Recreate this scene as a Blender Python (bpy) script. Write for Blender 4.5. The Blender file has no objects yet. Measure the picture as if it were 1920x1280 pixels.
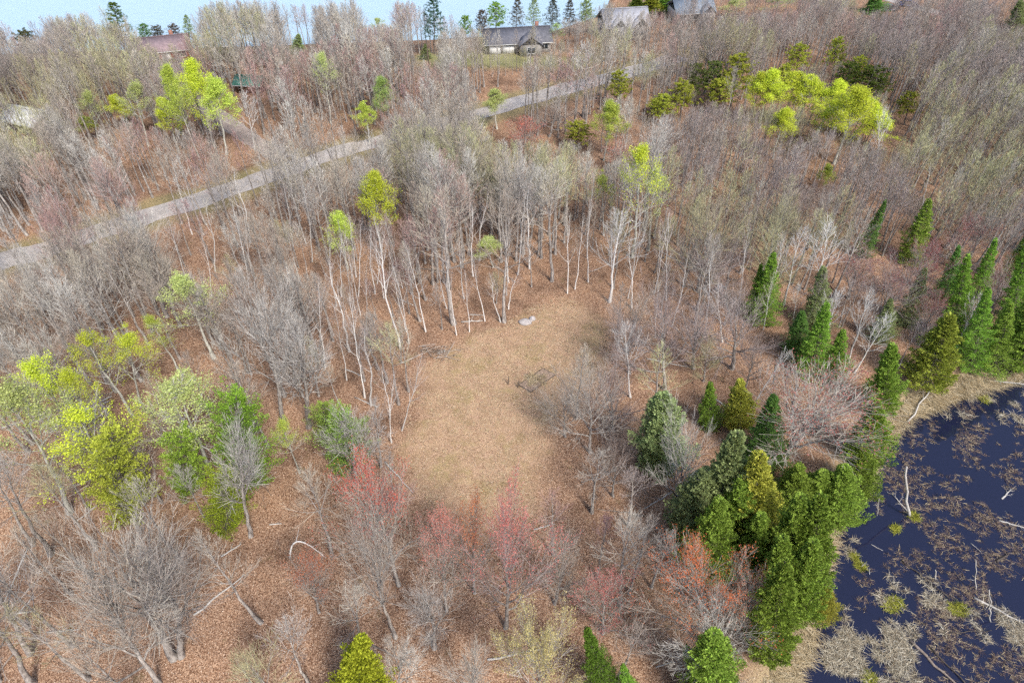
import bpy, math
import numpy as np
from mathutils import Vector, Matrix, Quaternion
RNG = np.random.default_rng(7)
S = bpy.context.scene
COL = S.collection
R = math.radians
PI = math.pi

# ------------------------------------------------------------------ camera, sky, sun, exposure
CAM_H, PITCH, F = 62.0, R(43.5), 1280.0
cam = bpy.data.cameras.new('camera'); cam.lens = 24; cam.sensor_width = 36
cam.clip_start = 0.5; cam.clip_end = 9000
cam_o = bpy.data.objects.new('camera', cam); COL.objects.link(cam_o)
cam_o.location = (0, 0, CAM_H); cam_o.rotation_euler = (PI / 2 - PITCH, 0, 0)
S.camera = cam_o
SUN_EL = R(50); SUN_AZ = R(148)          # clockwise from +Y (the way the camera faces): behind, to the east side
sdir = Vector((math.sin(SUN_AZ) * math.cos(SUN_EL), math.cos(SUN_AZ) * math.cos(SUN_EL), math.sin(SUN_EL)))
W = bpy.data.worlds.new('World'); S.world = W; W.use_nodes = True
nt = W.node_tree; bg = nt.nodes['Background']
sky = nt.nodes.new('ShaderNodeTexSky'); sky.sky_type = 'NISHITA'; sky.sun_disc = False
sky.sun_elevation = SUN_EL; sky.sun_rotation = SUN_AZ; sky.air_density = 1.0; sky.dust_density = 2.0; sky.ozone_density = 1.0
nt.links.new(sky.outputs[0], bg.inputs[0]); bg.inputs[1].default_value = 0.15
sun = bpy.data.lights.new('sun', 'SUN'); sun.energy = 2.6; sun.angle = R(12.0); sun.color = (1.0, 0.95, 0.88)
sun_o = bpy.data.objects.new('sun', sun); COL.objects.link(sun_o)
sun_o.rotation_euler = sdir.to_track_quat('Z', 'Y').to_euler(); sun_o.location = (60, -80, 120)
S.view_settings.view_transform = 'Standard'; S.view_settings.look = 'None'
S.view_settings.exposure = 0.66; S.view_settings.gamma = 1.0
S.render.engine = 'CYCLES'
S.cycles.max_bounces = 3; S.cycles.diffuse_bounces = 1; S.cycles.glossy_bounces = 2
S.cycles.transmission_bounces = 3; S.cycles.transparent_max_bounces = 4
S.cycles.use_denoising = False; S.cycles.use_adaptive_sampling = True; S.cycles.adaptive_threshold = .03

# ------------------------------------------------------------------ pixel <-> place
cs, sn = math.cos(PITCH), math.sin(PITCH)
def gp(px, py, z=0.0):
    """point of the photograph -> place on the plane z"""
    u, v = (px - 960) / F, (640 - py) / F
    dx, dy, dz = u, cs + v * sn, -sn + v * cs
    t = (CAM_H - z) / -dz
    return np.array([dx * t, dy * t])
def proj(x, y, z):
    w = z - CAM_H
    d = y * cs - w * sn
    return 960 + F * x / d, 640 - F * (y * sn + w * cs) / d, d
def height_at(y, py):
    v = (640 - py) / F
    return y * (v * cs - sn) / (cs + v * sn) + CAM_H
def gpoly(pts): return np.array([gp(*p) for p in pts])

# ------------------------------------------------------------------ numpy noise / polygons
def vnoise(x, y, seed=0):
    x = np.asarray(x, float); y = np.asarray(y, float)
    xi = np.floor(x).astype(np.int64); yi = np.floor(y).astype(np.int64)
    fx, fy = x - xi, y - yi
    fx = fx * fx * (3 - 2 * fx); fy = fy * fy * (3 - 2 * fy)
    def h(a, b):
        n = (a * 374761393 + b * 668265263 + seed * 1442695041) & 0x7fffffff
        n = ((n ^ (n >> 13)) * 1274126177) & 0x7fffffff
        return ((n ^ (n >> 16)) & 0xffff) / 65535.0
    return (h(xi, yi) * (1 - fx) + h(xi + 1, yi) * fx) * (1 - fy) + (h(xi, yi + 1) * (1 - fx) + h(xi + 1, yi + 1) * fx) * fy
def fbm(x, y, seed=0, o=4):
    s = 0; a = 0.5; t = 0
    for k in range(o):
        s = s + a * vnoise(x * 2 ** k, y * 2 ** k, seed + k); t += a; a *= 0.5
    return s / t
def sdist(X, Y, poly):
    """signed distance to a polygon, negative inside"""
    X = np.asarray(X, float); Y = np.asarray(Y, float)
    d = np.full(X.shape, 1e9); ins = np.zeros(X.shape, bool)
    n = len(poly)
    for i in range(n):
        ax, ay = poly[i]; bx, by = poly[(i + 1) % n]
        ex, ey = bx - ax, by - ay
        t = np.clip(((X - ax) * ex + (Y - ay) * ey) / (ex * ex + ey * ey + 1e-9), 0, 1)
        d = np.minimum(d, np.hypot(X - ax - t * ex, Y - ay - t * ey))
        c = ((ay > Y) != (by > Y)) & (X < (bx - ax) * (Y - ay) / (by - ay + 1e-12) + ax)
        ins ^= c
    return np.where(ins, -d, d)
def ldist(X, Y, line):
    d = np.full(np.shape(X), 1e9)
    for i in range(len(line) - 1):
        ax, ay = line[i]; bx, by = line[i + 1]; ex, ey = bx - ax, by - ay
        t = np.clip(((X - ax) * ex + (Y - ay) * ey) / (ex * ex + ey * ey + 1e-9), 0, 1)
        d = np.minimum(d, np.hypot(X - ax - t * ex, Y - ay - t * ey))
    return d
def sstep(a, b, x):
    t = np.clip((x - a) / (b - a), 0, 1); return t * t * (3 - 2 * t)

CLEARING = gpoly([(798, 692), (850, 660), (905, 630), (960, 608), (1000, 578), (1055, 562), (1105, 582), (1135, 625), (1128, 680),
                  (1085, 735), (1030, 775), (1010, 830), (1000, 880), (1010, 930), (985, 975), (900, 985), (845, 955), (795, 915), (772, 860), (776, 780)])
POND = gpoly([(2000, 690), (1880, 712), (1800, 738), (1740, 762), (1680, 798), (1645, 838), (1632, 882), (1600, 925), (1572, 975), (1554, 1040),
              (1540, 1095), (1545, 1140), (1518, 1190), (1500, 1240), (1475, 1310), (1465, 1420), (3200, 1420), (3200, 690)])
ROAD = gpoly([(-420, 570), (-200, 535), (0, 492), (150, 448), (290, 402), (400, 368), (480, 340), (560, 308), (700, 264), (800, 236), (900, 212), (1000, 184), (1110, 154),
              (1170, 138), (1230, 122), (1290, 100)])
DRIVE = gpoly([(548, 306), (505, 282), (462, 258), (430, 236), (400, 212), (372, 186), (350, 160), (340, 130), (330, 108)])
LANE = gpoly([(1610, -22), (1660, -2), (1705, 10), (1760, 26), (1850, 50), (1930, 66), (2100, 90)])
LAKE = np.array([(-1500, 150), (-190, 154), (-120, 168), (-60, 173), (-20, 177), (10, 182), (26, 196), (34, 230), (60, 400), (200, 800), (400, 1500), (-1500, 1500)])
LAWNS = [gpoly([(770, 108), (860, 92), (1000, 108), (1120, 108), (1100, 128), (950, 128), (800, 124)]), gpoly([(262, 108), (350, 100), (372, 116), (300, 124)])]

def gh(x, y):
    x = np.asarray(x, float); y = np.asarray(y, float)
    z = (fbm(x / 26, y / 26, 5, 3) - 0.5) * 1.1
    p = sdist(x, y, POND); l = sdist(x, y, LAKE)
    z = z * sstep(0, 8, p) * sstep(0, 8, l)
    z = np.where(p < 2.5, z - 0.42 * sstep(2.5, 0, p) - 0.9 * sstep(0, -3, p), z)
    z = np.where(l < 16, z - 1.5 * sstep(16, 0, l) - 2.0 * sstep(0, -6, l), z)
    return z
POND_Z, LAKE_Z = -0.45, -1.7

# ------------------------------------------------------------------ mesh helpers
def mk_mesh(name, V, quads, mats, mi=None, smooth=False, tris=None):
    me = bpy.data.meshes.new(name)
    V = np.asarray(V, np.float32).reshape(-1, 3)
    q = np.asarray(quads, np.int32).reshape(-1, 4) if quads is not None and len(quads) else np.zeros((0, 4), np.int32)
    t = np.asarray(tris, np.int32).reshape(-1, 3) if tris is not None and len(tris) else np.zeros((0, 3), np.int32)
    me.vertices.add(len(V)); me.vertices.foreach_set('co', V.ravel())
    nl = q.size + t.size
    me.loops.add(nl); me.loops.foreach_set('vertex_index', np.concatenate([q.ravel(), t.ravel()]).astype(np.int32))
    npoly = len(q) + len(t)
    me.polygons.add(npoly)
    st = np.concatenate([np.arange(len(q)) * 4, q.size + np.arange(len(t)) * 3]).astype(np.int32)
    me.polygons.foreach_set('loop_start', st)
    if mi is not None: me.polygons.foreach_set('material_index', np.asarray(mi, np.int32))
    if smooth: me.polygons.foreach_set('use_smooth', np.ones(npoly, bool))
    for m in mats: me.materials.append(m)
    me.update(calc_edges=True); me.validate()
    return me
class Geo:
    def __init__(s): s.V = []; s.Q = []; s.M = []; s.n = 0
    def add(s, V, Q, m=0):
        V = np.asarray(V, float).reshape(-1, 3); Q = np.asarray(Q).reshape(-1, 4)
        s.V.append(V); s.Q.append(Q + s.n); s.M.append(np.full(len(Q), m)); s.n += len(V); return s
    def box(s, a, b, m=0):
        (x0, y0, z0), (x1, y1, z1) = a, b
        V = [(x0, y0, z0), (x1, y0, z0), (x1, y1, z0), (x0, y1, z0), (x0, y0, z1), (x1, y0, z1), (x1, y1, z1), (x0, y1, z1)]
        return s.add(V, [(3, 2, 1, 0), (4, 5, 6, 7), (0, 1, 5, 4), (1, 2, 6, 5), (2, 3, 7, 6), (3, 0, 4, 7)], m)
    def prism(s, pts, d, m=0):
        """closed outline pts (k,3), pushed by vector d; k even, caps as quads"""
        P = np.array(pts, float); k = len(P); V = np.vstack([P, P + np.array(d)])
        Q = [(i, (i + 1) % k, (i + 1) % k + k, i + k) for i in range(k)]
        for i in range(1, k - 1, 2):
            j = min(i + 2, k - 1)
            Q.append((0, i, i + 1, j) if j != i + 1 else (0, i, i + 1, i + 1))
            Q.append((k, k + j, k + i + 1, k + i) if j != i + 1 else (k, k + i + 1, k + i + 1, k + i))
        return s.add(V, Q, m)
    def mesh(s, name, mats, smooth=False):
        return mk_mesh(name, np.vstack(s.V), np.vstack(s.Q), mats, np.concatenate(s.M), smooth)
def unit(v): return v / (np.linalg.norm(v, axis=-1, keepdims=True) + 1e-9)
def frames(T):
    ref = np.where(np.abs(T[..., 2:3]) < 0.9, np.array([0, 0, 1.0]), np.array([1.0, 0, 0]))
    U = unit(np.cross(T, ref)); return U, np.cross(T, U)
def tubes(P, Rad, sides):
    N, K, _ = P.shape
    T = unit(np.gradient(P, axis=1)); U, V = frames(T)
    a = 2 * PI * np.arange(sides) / sides
    ring = np.cos(a)[:, None] * U[:, :, None, :] + np.sin(a)[:, None] * V[:, :, None, :]
    vv = P[:, :, None, :] + Rad[:, :, None, None] * ring
    ix = np.arange(N * K * sides).reshape(N, K, sides); rx = np.roll(ix, -1, 2)
    q = np.stack([ix[:, :-1], rx[:, :-1], rx[:, 1:], ix[:, 1:]], -1).reshape(-1, 4)
    return vv.reshape(-1, 3), q
def ribbons(P, Rad, rng):
    N, K, _ = P.shape
    T = unit(np.gradient(P, axis=1)); U, V = frames(T)
    a = rng.random((N, 1, 1)) * PI
    D = np.cos(a) * U + np.sin(a) * V
    vv = np.stack([P - D * Rad[..., None], P + D * Rad[..., None]], 2)
    ix = np.arange(N * K * 2).reshape(N, K, 2)
    q = np.stack([ix[:, :-1, 0], ix[:, :-1, 1], ix[:, 1:, 1], ix[:, 1:, 0]], -1).reshape(-1, 4)
    return vv.reshape(-1, 3), q
def leaves(C, D, size, asp, rng):
    """diamond leaves at C pointing along D"""
    N = len(C); D = unit(D); U, V = frames(D); a = rng.random((N, 1)) * 2 * PI
    Wd = np.cos(a) * U + np.sin(a) * V
    s = np.asarray(size).reshape(-1, 1) * np.ones((N, 1))
    vv = np.stack([C, C + D * s * .5 + Wd * s * asp, C + D * s, C + D * s * .5 - Wd * s * asp], 1)
    return vv.reshape(-1, 3), np.arange(N * 4).reshape(N, 4)
def kids(P, Rad, n, t0, t1, amin, amax, lens, up, K, rr, wob, rng, taper=0.85):
    N, Kp, _ = P.shape
    t = t0 + (t1 - t0) * (np.arange(n) + rng.random((N, n))) / n
    f = t * (Kp - 1); i = np.clip(np.floor(f).astype(int), 0, Kp - 2); fr = (f - i)[..., None]
    row = np.arange(N)[:, None]
    A, B = P[row, i], P[row, i + 1]; p0 = A + (B - A) * fr; tan = unit(B - A)
    r0 = (Rad[row, i] * (1 - fr[..., 0]) + Rad[row, i + 1] * fr[..., 0]) * rr
    phi = 2.4 * np.arange(n) + rng.random((N, 1)) * 6.28 + rng.normal(0, .3, (N, n))
    U, V = frames(tan)
    tt = (t - t0) / (t1 - t0 + 1e-9)
    ang = amin + (amax - amin) * (1 - tt) + rng.normal(0, 0.1, (N, n))
    D = np.cos(ang)[..., None] * tan + np.sin(ang)[..., None] * (np.cos(phi)[..., None] * U + np.sin(phi)[..., None] * V)
    L = lens(tt, N) * rng.uniform(.75, 1.2, (N, n))
    s = np.linspace(0, 1, K)
    Q = p0[:, :, None] + D[:, :, None] * (L[..., None, None] * s[:, None])
    Q[..., 2] += up * L[..., None] * s ** 2
    j = rng.normal(0, wob, Q.shape) * L[..., None, None]; j[:, :, 0] = 0
    Q = Q + np.cumsum(j, 2) * .6
    RQ = np.maximum(r0, .004)[..., None] * (1 - taper * s)
    return Q.reshape(N * n, K, 3), RQ.reshape(N * n, K), np.repeat(L.reshape(-1), 1)

# ------------------------------------------------------------------ materials
def new_mat(name):
    m = bpy.data.materials.new(name); m.use_nodes = True
    return m, m.node_tree.nodes, m.node_tree.links, m.node_tree.nodes['Principled BSDF']
def ramp(n, stops, interp='LINEAR'):
    r = n.new('ShaderNodeValToRGB'); r.color_ramp.interpolation = interp
    e = r.color_ramp.elements
    while len(e) > 1: e.remove(e[-1])
    e[0].position = stops[0][0]; e[0].color = (*stops[0][1], 1)
    for p, c in stops[1:]: k = e.new(p); k.color = (*c, 1)
    return r
def pos(n): return n.new('ShaderNodeNewGeometry').outputs['Position']
def noise(n, l, scale, vec=None, detail=3.0, rough=.5):
    t = n.new('ShaderNodeTexNoise'); t.inputs['Scale'].default_value = scale; t.inputs['Detail'].default_value = detail; t.inputs['Roughness'].default_value = rough
    if vec is not None: l.new(vec, t.inputs['Vector'])
    return t
def mixc(n, l, fac, a, b, mode='MIX'):
    m = n.new('ShaderNodeMix'); m.data_type = 'RGBA'; m.blend_type = mode
    for k, v in ((0, fac), (6, a), (7, b)):
        if hasattr(v, 'links'): l.new(v, m.inputs[k])
        else: m.inputs[k].default_value = v if k == 0 else (*v, 1)
    return m.outputs[2]
def simple(name, col, rough=.8, nscale=6.0, var=.25, metal=0.0, spec=.3):
    m, n, l, b = new_mat(name)
    t = noise(n, l, nscale, pos(n))
    r = ramp(n, [(.25, tuple(c * (1 - var) for c in col)), (.75, tuple(min(1, c * (1 + var)) for c in col))])
    l.new(t.outputs[0], r.inputs[0]); l.new(r.outputs[0], b.inputs['Base Color'])
    b.inputs['Roughness'].default_value = rough; b.inputs['Metallic'].default_value = metal; b.inputs['Specular IOR Level'].default_value = spec
    return m
def bark_mat(name, lo, hi, scale=3.0, marks=False):
    """bark; object colour tints it"""
    m, n, l, b = new_mat(name)
    tc = n.new('ShaderNodeTexCoord'); mp = n.new('ShaderNodeMapping'); l.new(tc.outputs['Object'], mp.inputs[0])
    mp.inputs['Scale'].default_value = (1, 1, .35) if not marks else (1, 1, 2.2)
    t = noise(n, l, scale, mp.outputs[0], 5, .65)
    r = ramp(n, [(.32, lo), (.62, hi)] if not marks else [(.30, lo), (.40, hi)])
    l.new(t.outputs[0], r.inputs[0])
    oi = n.new('ShaderNodeObjectInfo')
    v = n.new('ShaderNodeHueSaturation'); mr = n.new('ShaderNodeMapRange'); l.new(oi.outputs['Random'], mr.inputs[0])
    mr.inputs['To Min'].default_value = .75; mr.inputs['To Max'].default_value = 1.2
    l.new(r.outputs[0], v.inputs['Color']); l.new(mr.outputs[0], v.inputs['Value'])
    l.new(v.outputs[0], b.inputs['Base Color']); b.inputs['Roughness'].default_value = .85; b.inputs['Specular IOR Level'].default_value = .2
    return m
def tint_mat(name, col=None, lo=.7, hi=1.25, trans=0.0, hue=.02, sat=1.0):
    """twigs, leaves, needles: object colour (or col) varied per tree and per piece"""
    m, n, l, b = new_mat(name)
    oi = n.new('ShaderNodeObjectInfo'); g = n.new('ShaderNodeNewGeometry')
    v = n.new('ShaderNodeHueSaturation')
    a = n.new('ShaderNodeMapRange'); l.new(g.outputs['Random Per Island'], a.inputs[0]); a.inputs['To Min'].default_value = lo; a.inputs['To Max'].default_value = hi
    c = n.new('ShaderNodeMapRange'); l.new(oi.outputs['Random'], c.inputs[0]); c.inputs['To Min'].default_value = .82; c.inputs['To Max'].default_value = 1.18
    mu = n.new('ShaderNodeMath'); mu.operation = 'MULTIPLY'; l.new(a.outputs[0], mu.inputs[0]); l.new(c.outputs[0], mu.inputs[1])
    h = n.new('ShaderNodeMapRange'); l.new(oi.outputs['Random'], h.inputs[0]); h.inputs['To Min'].default_value = .5 - hue; h.inputs['To Max'].default_value = .5 + hue
    l.new(mu.outputs[0], v.inputs['Value']); l.new(h.outputs[0], v.inputs['Hue']); v.inputs['Saturation'].default_value = sat
    if col is None: l.new(oi.outputs['Color'], v.inputs['Color'])
    else: v.inputs['Color'].default_value = (*col, 1)
    out = n['Material Output']
    if trans > 0:
        d = n.new('ShaderNodeBsdfDiffuse'); tr = n.new('ShaderNodeBsdfTranslucent'); mx = n.new('ShaderNodeMixShader'); mx.inputs[0].default_value = trans
        l.new(v.outputs[0], d.inputs[0]); l.new(v.outputs[0], tr.inputs[0]); l.new(d.outputs[0], mx.inputs[1]); l.new(tr.outputs[0], mx.inputs[2]); l.new(mx.outputs[0], out.inputs[0]); n.remove(b)
    else:
        l.new(v.outputs[0], b.inputs['Base Color']); b.inputs['Roughness'].default_value = .8; b.inputs['Specular IOR Level'].default_value = .2
    return m
M = {}
M['bark'] = bark_mat('grey_bark', (.12, .10, .09), (.47, .43, .39), 4)
M['bark_dark'] = bark_mat('dark_bark', (.08, .065, .055), (.22, .185, .16), 4)
M['bark_white'] = bark_mat('white_birch_bark', (.12, .10, .09), (.72, .69, .65), 3.2, True)
M['bark_aspen'] = bark_mat('pale_aspen_bark', (.24, .23, .19), (.60, .59, .52), 3)
M['twig'] = tint_mat('twigs', None, .65, 1.3)
M['leaf'] = tint_mat('leaves', None, .7, 1.35, .45, .006)
M['needle'] = tint_mat('needles', None, .55, 1.7, .35, .008)

# ------------------------------------------------------------------ object helpers
def link(name, data, parent=None):
    o = bpy.data.objects.new(name, data); COL.objects.link(o)
    if parent is not None: o.parent = parent
    return o
def tag(o, label=None, cat=None, group=None, kind=None):
    if label: o['label'] = label
    if cat: o['category'] = cat
    if group: o['group'] = group
    if kind: o['kind'] = kind
    return o

# ------------------------------------------------------------------ tree models (each at its natural size, base at the origin)
def stem(h, r0, r1, rng, K=10, wob=.012, lean=0.0):
    s = np.linspace(0, 1, K); P = np.zeros((1, K, 3)); P[0, :, 2] = s * h
    j = np.cumsum(rng.normal(0, wob * h, (K, 2)), 0) * .6; j -= j[0]
    P[0, :, :2] = j; Rr = (r0 + (r1 - r0) * s ** .8)[None].copy(); Rr[0, 0] *= 1.35
    P[0, 0, 2] = -0.35
    return P, Rr
LEAFY = {}
def model(kind, seed):
    """-> dict of part name -> (Geo, materials) ; crown holds limbs (slot 0), twigs (slot 1)"""
    r = np.random.default_rng(seed * 101 + hash_kind(kind))
    trunk, crown, lf = Geo(), Geo(), None
    H = 15.0
    if kind in ('bare', 'aspen', 'full', 'birch', 'white', 'sapling', 'far'):
        cb, n1, n2, n3, cr = {'full': (.40, 20, 8, 6, .20), 'far': (.47, 15, 6, 4, .185), 'bare': (.46, 18, 8, 6, .19), 'aspen': (.38, 18, 8, 6, .22), 'birch': (.45, 12, 6, 4, .20), 'white': (.36, 13, 7, 3, .27), 'sapling': (.2, 11, 4, 4, .30)}[kind]
        if kind in ('bare', 'far', 'birch'): cb += r.uniform(-.12, .12); cr *= r.uniform(.72, 1.25)
        r0 = {'full': .19, 'far': .21, 'bare': .21, 'aspen': .20, 'birch': .14, 'white': .19, 'sapling': .14}[kind]
        P, Rr = stem(H, r0, .018, r, wob=.010 if kind != 'birch' else .016)
        trunk.add(*tubes(P, Rr, 6))
        prof = lambda t, N: H * cr * (.25 + .95 * np.clip(1 - t, 0, 1) ** .75 * np.clip(t * 6 + .55, 0, 1))
        P1, R1, L1 = kids(P, Rr, n1, cb, .985, R(16), R(58) if kind not in ('birch', 'white') else R(44), prof, .34, 6, .5, .022, r)
        crown.add(*tubes(P1, R1, 4 if kind != 'far' else 3), 0)
        P2, R2, L2 = kids(P1, R1, n2, .16, .98, R(13), R(40), lambda t, N: L1[:, None] * (.60 - .30 * t), .12, 4, .62, .03, r)
        if kind in ('white', 'aspen', 'full'): crown.add(*tubes(P2, np.maximum(R2, .02 if kind == 'white' else .014), 3), 0)
        else: crown.add(*ribbons(P2, np.maximum(R2, .010 if kind != 'far' else .013), r), 1)
        P3, R3, L3 = kids(P2, R2, n3, .12, .95, R(11), R(36), lambda t, N: np.maximum(L2[:, None] * (.68 - .25 * t), .35), .08, 3, .7, .035, r)
        if kind == 'far': crown.add(*ribbons(P3[:, ::2], np.maximum(R3, .0155)[:, ::2], r), 1)
        elif kind == 'white': crown.add(*tubes(P3, np.maximum(R3, .012), 3), 0)
        else: crown.add(*ribbons(P3, np.maximum(R3, .0072), r), 1)
        if kind == 'full':
            tip = np.concatenate([P3[:, 2], P3[:, 1], P2[:, 3], P2[:, 2]]); tip = np.repeat(tip, 8, 0) + r.normal(0, .25, (8 * len(tip), 3))
            tip = tip[r.random(len(tip)) < (.35 + .65 * sstep(.45, .8, tip[:, 2] / H)) * sstep(.24, .44, fbm(tip[:, 0] * .8 + 9 * seed, tip[:, 2] * .7 + tip[:, 1] * .6, 3 + seed, 2))]
            lf = Geo().add(*leaves(tip, r.normal(0, 1, (len(tip), 3)) + [0, 0, .3], r.uniform(.10, .19, len(tip)), .42, r))
        if kind == 'aspen':
            tip = np.concatenate([P3[:, 2], P3[:, 1], P2[:, 3]]); n = len(tip)
            tip = np.repeat(tip, 6, 0) + r.normal(0, .17, (6 * n, 3))
            tip = tip[r.random(len(tip)) < (.06 + .94 * sstep(.48, .88, tip[:, 2] / H)) * sstep(.30, .52, fbm(tip[:, 0] * .9 + 9 * seed, tip[:, 2] * .8 + tip[:, 1] * .6, 3 + seed, 2))]
            lf = Geo().add(*leaves(tip, r.normal(0, 1, (len(tip), 3)) + [0, 0, .3], r.uniform(.07, .15, len(tip)), .42, r))
    elif kind in ('spread', 'vase', 'redmaple', 'yellowbud'):
        H = 13.0
        w = {'spread': 1.0, 'vase': .72, 'redmaple': .8, 'yellowbud': .95}[kind]
        P, Rr = stem(H * (.70 if kind == 'vase' else .62), .27, .08, r, wob=.018)
        trunk.add(*tubes(P, Rr, 7))
        P1, R1, L1 = kids(P, Rr, 13, .46 if kind == 'vase' else .30, 1., R(12) * w, R(60) * w, lambda t, N: H * ((.32 if kind == 'vase' else .40) + .08 * (1 - t)) * np.ones((N, 13)), .22, 7, .6, .045, r)
        crown.add(*tubes(P1, np.maximum(R1, .02), 4), 0)
        P2, R2, L2 = kids(P1, R1, 12, .18, .98, R(14), R(46), lambda t, N: L1[:, None] * (.54 - .28 * t), .10, 4, .6, .03, r)
        crown.add(*tubes(P2, np.maximum(R2 * .75, .009), 3), 0 if kind == 'vase' else 1)
        P3, R3, L3 = kids(P2, R2, 11, .10, .98, R(12), R(40), lambda t, N: np.maximum(L2[:, None] * (.62 - .22 * t), .4), .08, 3, .7, .035, r)
        crown.add(*ribbons(P3, np.maximum(R3, .0072), r), 1)
        if kind in ('redmaple', 'yellowbud'):
            tip = np.concatenate([P3[:, 2], P3[:, 1]])
            if kind == 'redmaple':
                tip = np.repeat(tip, 3, 0) + r.normal(0, .07, (3 * len(tip), 3)); keep = r.random(len(tip)) < sstep(.5, .98, tip[:, 2] / H) * (.95 if seed < 2 else .45) + .03
                tip = tip[keep]; sz = r.uniform(.06, .13, len(tip))
            else:
                tip = np.repeat(tip, 4, 0) + r.normal(0, .13, (4 * len(tip), 3)); tip = tip[r.random(len(tip)) < .8]; sz = r.uniform(.08, .15, len(tip))
            lf = Geo().add(*leaves(tip, r.normal(0, 1, (len(tip), 3)), sz, .42, r))
    elif kind in ('spruce', 'cedar', 'loose'):
        H = 11.0; RR = 2.3 if kind == 'spruce' else 2.0
        P, Rr = stem(H, .17, .02, r, wob=.004); trunk.add(*tubes(P, Rr, 6))
        nb = {'spruce': 190, 'cedar': 215, 'loose': 120}[kind]
        z = H * (.03 + .955 * (np.arange(nb) / nb) ** 1.10) + r.normal(0, .05, nb); u = np.clip(z / H, 0, 1)
        az = np.arange(nb) * 2.39996 + r.normal(0, .35, nb)
        lump = (.55 + .75 * vnoise(np.cos(az) * 1.5 + 7, np.sin(az) * 1.5 + u * 8, seed)) * r.uniform(.72, 1.18, nb)
        rad = RR * ((1 - u) ** (1.0 if kind == 'spruce' else .86)) * np.clip(u * 6 + .5, 0, 1) * lump + .10
        if kind == 'loose': rad = RR * np.sqrt(np.clip(1 - (2 * u - .85) ** 2 / 1.4, .03, 1)) * lump * r.uniform(.5, 1.25, nb)
        D = np.stack([np.cos(az), np.sin(az), np.zeros(nb)], 1)
        s = np.linspace(0, 1, 5)
        B = np.zeros((nb, 5, 3)); B[..., :2] = (D[:, None] * (rad[:, None] * s)[..., None])[..., :2]
        if kind == 'spruce': B[..., 2] = z[:, None] + rad[:, None] * (-.30 * s + .34 * s ** 2.5)
        else: B[..., 2] = z[:, None] + rad[:, None] * (.10 * s + .55 * s ** 2)
        crown.add(*tubes(B, np.linspace(.03, .01, 5)[None] * np.ones((nb, 1)), 3), 0)
        ns = {'spruce': 140, 'cedar': 165, 'loose': 190}[kind]
        t = r.uniform(.12, 1.0, (nb, ns)) ** .7; f = np.clip(t * 4, 0, 3.999); i = f.astype(int); fr = (f - i)[..., None]
        rw = np.arange(nb)[:, None]; C = B[rw, i] * (1 - fr) + B[rw, i + 1] * fr
        side = np.stack([-D[:, 1], D[:, 0], np.zeros(nb)], 1)[:, None]
        sg = r.choice([-1, 1], (nb, ns, 1)); lat = r.random((nb, ns, 1)) ** 1.3 * .42 * (1.15 - t)[..., None] * (rad[:, None, None] + .25)
        C = C + side * sg * lat; C[..., 2] -= lat[..., 0] * (.25 if kind == 'spruce' else -.25); C = C + r.normal(0, .035, C.shape)
        Dl = D[:, None] * r.uniform(.5, 1.0, (nb, ns, 1)) + side * sg * r.uniform(.1, .9, (nb, ns, 1))
        Dl[..., 2] += r.normal(.10, .28, (nb, ns)) if kind == 'spruce' else r.normal(.7, .4, (nb, ns))
        lf = Geo().add(*leaves(C.reshape(-1, 3), Dl.reshape(-1, 3), r.uniform(.07, .18, nb * ns) * (.8 if kind == 'loose' else 1), .22 if kind == 'spruce' else .30, r))
        tp = np.tile([0, 0, H - .15], (14, 1)) - np.outer(r.random(14) * .7, [0, 0, 1])
        lf.add(*leaves(tp, r.normal(0, .35, (14, 3)) + [0, 0, 1], .38, .2, r))
    elif kind in ('pine', 'white_pine'):
        H = 12.0 if kind == 'pine' else 17.0
        P, Rr = stem(H, .19, .03, r, wob=.008); trunk.add(*tubes(P, Rr, 6))
        nw = 11 if kind == 'pine' else 15; cb = .38 if kind == 'pine' else .30
        zz = np.repeat(cb + (.97 - cb) * (np.arange(nw) / (nw - 1)), 5) + r.normal(0, .012, nw * 5); nb = len(zz)
        az = np.tile(np.arange(5) * 1.2566, nw) + np.repeat(r.random(nw) * 6.28, 5) + r.normal(0, .25, nb)
        tt = np.clip((zz - cb) / (1 - cb), 0, 1)
        rad = (2.7 * np.sqrt(np.clip(1.02 - tt ** 2.2, .03, 1)) if kind == 'pine' else 3.3 * np.clip(1.06 - tt, .1, 1) ** .7) * r.uniform(.6, 1.15, nb)
        D = np.stack([np.cos(az), np.sin(az), np.zeros(nb)], 1); s = np.linspace(0, 1, 5)
        B = np.zeros((nb, 5, 3)); B[..., :2] = (D[:, None] * (rad[:, None] * s)[..., None])[..., :2]
        B[..., 2] = (zz * H)[:, None] + rad[:, None] * (.12 * s + (.38 if kind == 'pine' else .16) * s ** 2)
        crown.add(*tubes(B, np.linspace(.045, .012, 5)[None] * np.ones((nb, 1)), 4), 0)
        nc = 9; t = r.uniform(.42, 1.05, (nb, nc)); f = np.clip(t * 4, 0, 3.999); i = f.astype(int); fr = (f - i)[..., None]
        rw = np.arange(nb)[:, None]; C = B[rw, i] * (1 - fr) + B[rw, i + 1] * fr
        C = C + r.normal(0, 1, C.shape) * [.30, .30, .13] * (rad[:, None, None] / 2.2)
        C = np.repeat(C.reshape(-1, 3), 13, 0); Dl = unit(r.normal(0, 1, (len(C), 3)) + [0, 0, .45])
        lf = Geo().add(*leaves(C, Dl, r.uniform(.22, .40, len(C)), .12 if kind == 'white_pine' else .16, r))
    return trunk, crown, lf
def hash_kind(k): return sum(ord(c) * (i + 3) for i, c in enumerate(k)) % 997
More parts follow.
